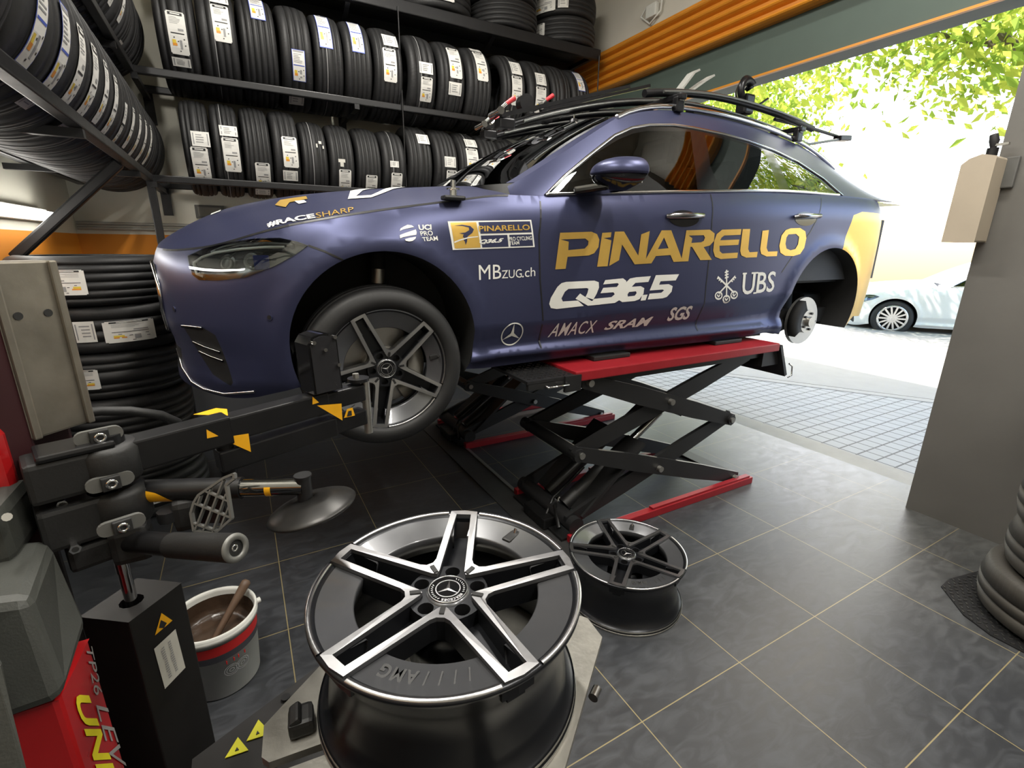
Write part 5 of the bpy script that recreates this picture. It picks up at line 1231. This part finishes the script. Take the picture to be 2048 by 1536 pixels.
for poly, p, n, m in (([(386, 829), (432, 816), (454, 818), (456, 831)], P0+up_*.0305, up_, WARN), ([(601, 769), (631, 760), (646, 763), (647, 769)], P0+up_*.0275, up_, WARN),
                   ([(413, 859), (437, 872), (414, 877)], P0+na*.0265, na, WARN), ([(439, 876), (497, 867), (502, 904)], Q0+na*.0225, na, WARN),
                   ([(625, 793), (638, 805), (625, 809)], P0+na*.0235, na, WARN), ([(634, 811), (683, 807), (685, 841)], Q0+na*.0225, na, WARN), ([(688, 836), (694, 818), (705, 815), (710, 831)], Q0+na*.0205, na, WARN)):
    def tape(b):
        q = [on_plane(u, v, p, n) for u, v in poly]; b.add(q, [tuple(range(len(q)))], m)
        if poly[0] == (688, 836): b.add([on_plane(u, v, Q0+na*.0215, na) for u, v in ((694, 833), (697, 822), (703, 821), (704, 831))], [(0, 1, 2, 3)], INK)
    tpart('warning_tape', tape, 'orange yellow warning sticker on the arm')
bp_ = P0+ea*LA*.79+Vector((0, 0, .030))
def shoe(b):
    w, h = .070, .135; pr = [(-w/2, 0), (w/2, 0), (w/2, h-.02), (w/2-.012, h-.004), (w/2-.03, h), (-w/2+.03, h), (-w/2+.012, h-.004), (-w/2, h-.02)]
    F = frame(bp_, ea, Vector((0, 0, 1))); b.prism(pr, GLOSSB, F, -.030, .030)
    b.prism([(x*.86, y*.95+.002) for x, y in pr], mat('shoe_face', (.05, .05, .055), .25, .6), F, .030, .034)
    for x, y in ((-.024, .12), (.026, .125), (.028, .06), (.0, .10)): b.cyl(F @ Vector((x, y, .03)), F @ Vector((x, y, .042)), .0045, CHROME, 8)
tpart('bead_shoe', shoe, 'black moulded bead shoe on the arm end', bev=.003)
# hanging post, disc arm, lower tools
H0 = P0+ea*LA*.335-Vector((0, 0, .03))
tpart('hanging_post', lambda b: b.cyl(H0, H0-Vector((0, 0, .10)), .016, STEELB, 18))
D0 = Vector((AX.x, AX.y, 1.030))+e1*.03; D1 = atD(608, 974, .915); D1.z = 1.028; ed = (D1-D0).normalized(); LD = (D1-D0).length
tpart('disc_arm', lambda b: (b.cyl(D0, D0+ed*LD*.62, .0205, STEELB, 24), b.cyl(D0+ed*LD*.60, D1, .0165, mat('dark_chrome', (.20, .20, .20), .12, 1.0), 24), b.cyl(D1+Vector((0, 0, -.03)), D1+Vector((0, 0, .020)), .014, BLACK, 20), b.cyl(D1+Vector((0, 0, .02)), D1+Vector((0, 0, .024)), .016, BLACK, 20)), 'round tube arm of the bead disc')
def band_tape(b):
    Fd = frame(D0, (0, 0, 1), Vector((0, 0, 1)).cross(ed)); 
    for s, w0, r, sh in SEL:
        u = ed; v = Vector((0, 0, 1)).cross(ed).normalized(); wv = ed.cross(v); vs = []; fs = []; n = 20
        for i in range(n+1):
            a = PI*(-.15+1.3*i/n)+PI; d = v*math.cos(a)+wv*math.sin(a); hw = w0/2*max(.05, math.sin(PI*i/n)**.5) if s < .5 else w0/2
            c = D0+ed*LD*s+d*r
            vs += [c-ed*(w0/2), c-ed*(w0/2)+ed*2*hw*(1 if s < .5 else .7)]
        fs = [(2*i, 2*i+1, 2*i+3, 2*i+2) for i in range(n)]; b.add(vs, fs, WARN, True)
for SEL in ([(.155, .050, .0210, .3)], [(.80, .016, .0170, .5)]): tpart('warning_tape', band_tape, 'orange yellow sticker round the tube')
nd = Vector((-.17, .12, 1)).normalized(); Fdi = frame(D1+Vector((.008, .0, -.036)), nd.orthogonal(), nd.cross(nd.orthogonal()))
tpart('bead_disc', lambda b: b.lathe([(.012, .012), (.045, .006), (.074, -.006), (.081, -.010), (.083, -.013), (.081, -.016), (.05, -.008), (.01, -.004)], mat('disc_steel', (.030, .029, .028), .36, .6, .2, 30), 56, Fdi, close=True), 'round steel bead pressing disc')
def pad(b):
    C_ = lambda x, y: atD(180+x/5.485, 900+y/5.485, .845)
    P_ = [C_(x, y) for x, y in ((1585, 258), (1590, 310), (1500, 380), (1558, 750), (1385, 908), (1150, 885), (1115, 690), (1150, 570), (1200, 490), (1480, 300))]
    c = sum(P_, Vector((0, 0, 0)))/len(P_)
    def strip(a, d, w=.0028): b.beam(a, d, w, .008, GLUG, up=-_f)
    for i in range(len(P_)): strip(P_[i], P_[(i+1) % len(P_)], .0040)
    for a, d in (((1280, 450), (1530, 560)), ((1150, 580), (1558, 740)), ((1140, 800), (1400, 885)), ((1470, 330), (1250, 890)), ((1500, 480), (1350, 905)), ((1330, 430), (1160, 880)), ((1530, 620), (1440, 850)), ((1220, 500), (1190, 590))): strip(C_(*a), C_(*d))
tpart('lattice_pad', pad, 'grey lattice backed rubber pad')
tpart('pad_holder', lambda b: (b.box(atD(372, 1025, .895), (.040, .04, .060), BLACKM, bev=.012), b.box(atD(420, 1010, .91), (.060, .010, .075), BLACK, Matrix.Rotation(-.45, 3, 'Z'), .004)))
h0 = atD(262, 1082, .86); h1 = atD(345, 1090, .83); h2 = atD(470, 1096, .775)
tpart('tool_handle', lambda b: (b.box(h0+Vector((.0, .01, -.004)), (.06, .05, .07), BLACKM, bev=.012), b.cyl(h0, h1, .0195, STEELB, 20), b.cyl(h1, h2, .0215, BLACKM, 28, r1=.0235)), 'black rubber grip handle')
hd_ = (h2-h1).normalized(); Fh = frame(h2, hd_.orthogonal(), hd_.cross(hd_.orthogonal()))
tpart('handle_cap', lambda b: (b.lathe([(.013, .001), (.0135, .004), (.0225, .004), (.0238, .0)], GLUG, 32, Fh), b.lathe([(0, -.004), (.013, -.004), (.013, .002)], INK, 24, Fh), b.lathe([(.003, -.003), (.003, .001), (.006, .001), (.006, -.003)], CHROME, 16, Fh)), 'grey end ring of the handle')
tpart('knob', lambda b: (b.cyl(atD(338, 1040, .88), atD(338, 1040, .88)+Vector((0, 0, .02)), .017, BLACK, 8)))
rx = atZ(262, 1198, .775); rt = Vector((rx.x, rx.y, .99))
tpart('piston_rod', lambda b: (b.cyl((rx.x, rx.y, .70), (rx.x, rx.y, .845), .0110, CHROME, 20), b.cyl((rx.x, rx.y, .842), rt, .0122, CHROME, 20)), 'chrome piston rod')
# lower cabinet with stickers
N_, R_, L_ = atZ(257, 1245, .77), atZ(364, 1165, .77), atZ(158, 1234, .77)
B_ = L_+(R_-N_); cabp = [(p.x, p.y) for p in (N_, R_, B_, L_)]; slot = arc_pts(rx.x, rx.y, .021, 0, 330, 11)
tpart('lower_cabinet', lambda b: (b.prism(cabp, CAB, I4, .0, .77, [slot])), 'dark lower cabinet', bev=.003)
ef = (R_-N_); ef.z = 0; ef.normalize(); nc = Vector((ef.y, -ef.x, 0))
def cabst(b):
    q = [on_plane(u, v, N_+nc*.0012, nc) for u, v in ((323, 1226), (345, 1241), (310, 1271))]; b.add(q, [(0, 1, 2)], WARN)
    q = [on_plane(u, v, N_+nc*.0020, nc) for u, v in ((322, 1240), (334, 1246), (328, 1256), (318, 1256))]; b.add(q, [(0, 1, 2, 3)], INK)
    L = [(351, 1258), (371, 1335), (330, 1378), (308, 1298)]; q = [on_plane(u, v, N_+nc*.0012, nc) for u, v in L]; b.add(q, [(0, 1, 2, 3)], PAPER2)
    rnd = random.Random(4)
    for k in range(2):
        for i in range(14):
            t0 = .12+i*.055; c0_ = .32+.3*k; a = q[0].lerp(q[1], t0).lerp(q[3].lerp(q[2], t0), c0_); d = q[0].lerp(q[1], t0+.035).lerp(q[3].lerp(q[2], t0+.035), c0_); h_ = (q[3]-q[0])*(.10+.06*rnd.random())
            b.add([x+nc*.0008 for x in (a, d, d+h_, a+h_)], [(0, 1, 2, 3)], GREYINK)
tpart('cabinet_label', cabst, 'yellow triangle and printed paper label')
# shroud, red cabinet
S1, S2 = atZ(60, 1196, 1.0), atZ(101, 1076, 1.0); B1, B2 = atD(130, 1402, .672), atD(182, 1243, .775)
SH = [S1, S2, Vector((-.62, S2.y, 1.06)), Vector((-.62, S1.y, 1.06)), B1, B2, Vector((-.62, B2.y, .86)), Vector((-.62, B1.y, .84))]
tpart('shroud', lambda b: b.add(SH, [(0, 1, 2, 3), (1, 0, 4, 5), (0, 3, 7, 4), (3, 2, 6, 7), (2, 1, 5, 6), (4, 7, 6, 5)], GRP), 'grey green plastic shroud', bev=.014)
tpart('shroud_cap', lambda b: (b.box(atD(-10, 1045, .74)+Vector((-.04, .02, -.01)), (.13, .14, .10), GRP, bev=.02), b.cyl(atD(14, 1034, .70), atD(14, 1034, .69), .006, CHROME, 10)), None)
NR, RR = atZ(133, 1402, .845), atZ(186, 1278, .845)
redp = [(NR.x-.008, NR.y+.004), (RR.x-.004, RR.y+.0), (RR.x-.30, RR.y), (NR.x-.30, NR.y+.004)]
tpart('red_cabinet', lambda b: b.prism(redp, REDP, I4, 0, .848), 'red painted cabinet with lettering', bev=.008)
p = atD(-4, 925, .77); tpart('red_cover', lambda b: b.box(p+Vector((-.04, .03, 0)), (.11, .10, .13), REDP, bev=.02), 'red plastic cover')
rA, rB = Vector((redp[0][0], redp[0][1], 0)), Vector((redp[1][0], redp[1][1], 0)); er = (rB-rA).normalized(); nr = Vector((er.y, -er.x, 0))
def redtext(b):
    def put(txt, px, m, shear=0.0, off=.0016, bold=0.0):
        vs, fs = text_mesh(txt, shear, bold); q = [on_plane(u, v, rA+nr*off, nr) for u, v in px]; P = []
        for x, y in vs: P.append((q[3].lerp(q[2], x)).lerp(q[0].lerp(q[1], x), y))
        F = []
        for f in fs:
            k = (P[f[1]]-P[f[0]]).cross(P[f[2]]-P[f[0]]); F.append(f if k.dot(nr) > 0 else f[::-1])
        b.add(P, F, m)
    put('UNITE', [(175, 1382), (262, 1630), (228, 1650), (148, 1395)], mat('lettering_yellow', (.80, .70, .02), .4), .2, bold=.03)
    put('LEVER', [(212, 1405), (275, 1600), (245, 1612), (192, 1410)], mat('lettering_silver', (.50, .48, .46), .35, .4), .2)
    put('TP26', [(184, 1292), (205, 1385), (190, 1392), (172, 1296)], mat('lettering_silver', (.50, .48, .46), .35, .4), .2)
tpart('lettering', redtext, 'yellow and silver lettering')
FC = [atD(-60, 1180, .60), atD(8, 1330, .56), atD(70, 1560, .56), atD(-90, 1600, .54)]; FB = [v+Vector((-.16, .0, .0)) for v in FC]
tpart('front_cover', lambda b: b.add(FC+FB, [(0, 1, 2, 3), (7, 6, 5, 4), (0, 4, 5, 1), (1, 5, 6, 2), (2, 6, 7, 3), (3, 7, 4, 0)], GRP), 'grey green front cover', bev=.012)
# air hose
b = MB(); b.tube([atD(130, 830, 1.25), atD(200, 822, 1.3), atD(260, 822, 1.35), atD(320, 830, 1.4), atD(355, 845, 1.5)], .0135, BLACKM, 12); tag(b.build('air_hose'), 'black rubber hose arching behind the upper arm of the tyre changer', 'hose')

# ================================================================== bucket with brush
bt = thing('paste_bucket', 'white plastic bucket of brown tyre paste with a red band beside the machine', 'bucket', (-.225, 1.672, 0))
PLW = mat('white_plastic', (.66, .66, .62), .4, 0, .1, 30); PASTE = mat('brown_paste', (.055, .034, .022), .22, 0, .8, 14, bump=.5, bscale=40); REDB = mat('red_band', (.55, .02, .02), .4)
b = MB(); rb, rt_, hb = .114, .130, .262
rr = lambda z: rb+(rt_-rb)*z/hb
b.lathe([(0, 0), (rb-.006, 0), (rb, .006), (rr(hb-.03), hb-.03), (rt_+.005, hb-.028), (rt_+.005, hb-.012), (rt_+.002, hb-.010), (rt_+.004, hb), (rt_-.002, hb), (rt_-.005, hb-.012), (rb-.004, .05), (0, .05)], PLW, 56)
b.build('bucket_body', bt)
b = MB(); b.lathe([(rr(.185)+.0010, .185), (rr(.222)+.0010, .222)], REDB, 56); b.lathe([(rr(.160)+.0010, .160), (rr(.185)+.0010, .185)], mat('dark_band', (.05, .05, .06), .4), 56)
for k, a in enumerate((-1.25, -.95)):
    for r_ in (.022, .016, .008):
        n = 20; vs = []
        for i in range(n+1):
            for q in (r_, r_-.003): aa = a+q*math.cos(2*PI*i/n)/rb; z = .108+q*math.sin(2*PI*i/n); vs.append((math.cos(aa)*(rr(z)+.0012), math.sin(aa)*(rr(z)+.0012), z))
        b.add(vs, [(2*i, 2*i+1, 2*i+3, 2*i+2) for i in range(n)], GREYINK)
    for j in (-1, 1): aa = a+j*.09; b.box((math.cos(aa)*(rr(.145)+.001), math.sin(aa)*(rr(.145)+.001), .145), (.002, .003, .012), REDB, Matrix.Rotation(aa, 3, 'Z'))
b.build('printed_wrap', bt)['label'] = 'red band and printed pictograms'
b = MB(); ri = lambda z: rb-.0065+(rt_-.005-(rb-.004))*(z-.05)/(hb-.062); b.lathe([(0, .168), (.05, .172), (.09, .166), (ri(.175), .176), (ri(.2), .200), (ri(.238), .238)], PASTE, 40); b.build('paste', bt)['label'] = 'glossy brown paste'
b = MB(); b.cyl((rt_*.98, .03, hb-.03), (rt_*1.10, .035, hb-.03), .010, PLW, 12); b.build('handle_lug', bt)
br = thing('paste_brush', 'brown wooden brush handle leaning out of the paste bucket', 'brush', (-.225, 1.672, .15))
a0, a1 = Vector((-.02, -.03, .005)), Vector((.112, .075, .150))
b = MB(); WOOD = mat('stained_wood', (.11, .065, .04), .5, 0, .3, 30); d_ = (a1-a0)
b.tube([a0, a0+d_*.5, a0+d_*.9, a0+d_*.97, a1], [.010, .012, .016, .015, .008], WOOD, 16); b.build('handle', br)
b = MB(); b.cyl(a0-d_*.06, a0+d_*.05, .022, PASTE, 16, r1=.016); b.build('bristles', br)

# ================================================================== bits on the floor and pillar
b = MB(); pr = [(2.61, .655), (2.70, .66), (2.99, .60), (3.02, -.05), (2.60, -.02), (2.43, .33), (2.43, .43), (2.475, .53)]
b.prism(pr, TREADP, I4, .0, .006)
TR2 = mat('tread_bumps', (.22, .22, .21), .3, .9)
for i in range(26):
    for j in range(30):
        x, y = 2.42+i*.024, -.05+j*.024+(i % 2)*.012
        if inside((x, y), pr) and inside((x+.012, y+.008), pr): b.box((x, y, .0075), (.014, .005, .004), TR2, Matrix.Rotation(.785 if (i+j) % 2 else -.785, 3, 'Z'))
tag(b.build('tread_plate'), 'rounded chequer plate lying on the floor under the worn tyres', 'metal plate')
BEIGE = mat('beige_box_paint', (.42, .36, .28), .6, 0, .1, 6)
wb = thing('wall_box', 'beige box with a dark nozzle on top, hung on the edge of the pillar', 'box', (3.29, 1.06, 1.5))
b = MB(); F = frame((3.21, 1.09, 1.51), (0, -1, 0), (0, 0, 1)); b.prism([(-.075, 0), (.055, 0), (.055, .385), (.0, .40), (-.045, .385), (-.072, .36)], BEIGE, F, -.07, .07); b.v = [(x-3.29, y-1.06, z-1.5) for x, y, z in b.v]; b.build('box_body', wb, bevel=.008)
b = MB(); b.cyl((3.21-3.29, .02, .40), (3.21-3.29, .02, .44), .022, STEELB, 14); b.tube([(-.08, .02, .44), (-.08, .022, .47), (-.08, .03, .50)], [.012, .02, .016], BLACKM, 12); b.box((-.08, -.01, .452), (.02, .05, .01), STEEL); b.build('nozzle', wb)
b = MB(); p = atX(2020, 345, DX-.012); b.box(p, (.02, .05, .14), mat('dull_tool', (.10, .10, .095), .5), bev=.006); tag(b.build('hung_tool'), 'dull grey tool hanging on the pillar above head height', 'tool')

# ================================================================== bike rack on the roof
rk = thing('bike_rack', 'black roof bike rack with red quick-release levers on top of the blue car', 'bike rack', car.location+Vector((0, 0, 1.4)), CA)
def rp(name, fn, lab=None, parent=None):
    b = MB(); fn(b); b.v = [(x, y, z-1.4) for x, y, z in b.v]; o = b.build(name, parent or rk)
    if lab: o['label'] = lab
    return o
REDL = mat('red_lever', (.50, .02, .03), .4); RB_ = mat('rack_black', (.016, .016, .018), .32, .5, .2, 30); RGREY = mat('rack_grey', (.14, .145, .14), .35, .7)
for x in (1.72, 2.78):
    zr = 1.50 if x < 2 else 1.455
    rp('crossbar', lambda b: b.beam((x, -.62, zr), (x, .62, zr), .05, .03, RB_, bev=.008))
    for s in (-1, 1): rp('crossbar_foot', lambda b: (b.box((x, s*.585, zr-.035), (.055, .04, .075), RB_, bev=.008), b.box((x, s*.60, zr-.008), (.03, .02, .03), RGREY, bev=.004)))
tr = [(-.30, .80, 3.15), (-.02, 1.20, 3.45), (.22, .95, 3.3), (.45, 1.1, 3.35), (-.50, 1.55, 3.05)]
for y, x0, x1 in tr:
    zf = lambda x: 1.572-(.150 if x < 2.15 else .085)*abs(x-2.15)**1.9
    rp('bike_tray', lambda b: (b.tube([(x0+(x1-x0)*i/14, y, zf(x0+(x1-x0)*i/14)) for i in range(15)], .021, RB_, 8), b.tube([(x0+.05+(x1-x0-.1)*i/14, y+.045, zf(x0+.05+(x1-x0-.1)*i/14)+.012) for i in range(15)], .009, RB_, 8), b.tube([(x0+.1+(x1-x0-.3)*i/14, y-.04, zf(x0+.1+(x1-x0-.3)*i/14)-.004) for i in range(15)], .008, RGREY, 8)))
for y, x0, x1 in tr[:4]:
    z0 = 1.572-.150*abs(x0-2.15)**1.9
    o = rp('fork_mount', lambda b: (b.box((x0+.01, y, z0+.015), (.09, .07, .05), RB_, bev=.008), b.cyl((x0-.045, y-.06, z0+.060), (x0-.045, y+.06, z0+.060), .013, CHROME, 14), b.cyl((x0-.045, y-.068, z0+.060), (x0-.045, y-.058, z0+.060), .019, CHROME, 14), b.beam((x0-.03, y-.03, z0+.045), (x0+.78, y-.03, z0+.285), .028, .018, RB_), b.beam((x0+.02, y+.03, z0+.02), (x0+.55, y+.03, z0+.155), .03, .022, RGREY), b.cyl((x0+.02, y-.01, z0+.05), (x0+.02, y-.01, z0+.075), .012, CHROME, 10)))
    b = MB(); b.tube([(x0-.04, y-.05, z0+.068-1.4), (x0-.01, y-.055, z0+.095-1.4)], .010, CHROME, 8); b.tube([(x0-.01, y-.055, z0+.095-1.4), (x0+.035, y-.06, z0+.125-1.4)], [.010, .013], REDL, 8); b.build('quick_release', o)['label'] = 'red quick-release lever'
for q0, q1, wd, m_ in (((1.30, -.02, 1.50), (1.62, -.02, 1.57), .08, RGREY), ((2.1, -.3, 1.535), (2.9, -.3, 1.52), .07, RB_), ((1.95, .22, 1.60), (2.75, .22, 1.61), .04, RB_)): rp('wheel_channel', lambda b: b.beam(q0, q1, wd, .033, m_, bev=.006))
def strap(b):
    c = Vector((1.98, -.30, 1.575))
    for pts in ([(0, 0, 0), (.02, 0, .08), (.10, 0, .17), (.14, 0, .19)], [(0, 0, 0), (.09, 0, .07), (.20, 0, .14), (.27, 0, .18)]):
        L = [c+Vector(p) for p in pts]; vs = []
        for p in L: vs += [p+Vector((0, -.03, 0)), p+Vector((0, .03, 0)), p+Vector((.008, .03, -.008)), p+Vector((.008, -.03, -.008))]
        fs = []
        for i in range(len(L)-1):
            for j in range(4): fs.append((i*4+j, i*4+(j+1) % 4, i*4+4+(j+1) % 4, i*4+4+j))
        b.add(vs, fs, mat('strap_grey', (.32, .32, .30), .4))
rp('wheel_strap', strap, 'grey plastic wheel strap standing up')
def claw(b):
    c = Vector((2.56, -.30, 1.69))
    for s in (-1, 1): b.lathe([(.06, -.03), (.085, 0), (.06, .03), (.02, 0)], RB_, 16, frame(c+Vector((.03+s*.03, s*.03, .02)), (1, 0, .3), (0, 0, 1)), close=True, arc=(.4, 3.6))
    b.box(c+Vector((.04, 0, -.055)), (.09, .08, .12), RB_, bev=.015); b.tube([c+Vector((.06, 0, -.04)), c+Vector((.14, -.02, -.05)), c+Vector((.22, -.03, .0))], .007, RB_, 8)
rp('wheel_clamp', claw, 'black wheel clamp claw')
rp('hub_disc', lambda b: b.cyl((1.22, .20, 1.585), (1.22, .26, 1.585), .05, RB_, 20))
for s in (-.46, -.1, .26): rp('tray_strut', lambda b: (b.tube([(2.70, s, 1.53), (3.10, s, 1.52), (3.42, s, 1.50)], .011, RB_, 8), b.tube([(2.78, s, 1.455), (3.10, s, 1.42), (3.40, s-.02, 1.475)], .009, RGREY, 8), b.beam((3.40, s-.01, 1.485), (3.53, s-.01, 1.495), .06, .035, RB_, bev=.006)))
rp('tray_label', lambda b: b.box((2.30, -.342, 1.500), (.12, .003, .024), PAPER2), 'small pale printed label')
rp('roof_antenna', lambda b: (b.cyl((1.36, -.12, 1.425), (1.36, -.12, 1.445), .032, RB_, 18, r1=.02), b.cyl((1.36, -.12, 1.445), (1.36, -.12, 1.50), .004, CHROME, 8)))

# ================================================================== parked car across the pavement
WCAR = mat('white_car_paint', (.72, .72, .70), .25, 0, .03, coat=.5); GP = atZ(1775, 672, -.1)
kx = -kd; pc = thing('parked_car', 'white parked car on the sunny street with a multi-spoke wheel', 'car', GP+kn*.9+Vector((0, 0, 0)), math.atan2(kx.y, kx.x))
body(pc, WCAR, WCAR, WCAR, full=False)
for x in (.012, 2.865):
    for sd in (-1, 1):
        b = MB(); F = Matrix(((1, 0, 0), (0, 0, sd), (0, 1, 0))).to_4x4(); F.translation = (x, sd*.79, .33)
        b.lathe([(.24, .08), (.30, .10), (.328, .06), (.33, 0), (.328, -.08), (.25, -.1)], RUBBER, 40, F)
        t = b.build('wheel', pc)
        b = MB(); b.lathe([(.205, .085), (.235, .10), (.245, .08), (.22, .0)], ALU, 40, F); b.lathe([(0, .03), (.22, .02)], DARK, 40, F); b.cyl(F @ Vector((0, 0, .03)), F @ Vector((0, 0, .095)), .045, ALU, 20)
        for k in range(14):
            q = 2*PI*k/14; b.beam(F @ Vector((.03*math.cos(q), .03*math.sin(q), .085)), F @ Vector((.215*math.cos(q), .215*math.sin(q), .09)), .03, .02, ALU, up=(0, 1, 0))
        b.build('rim', t)
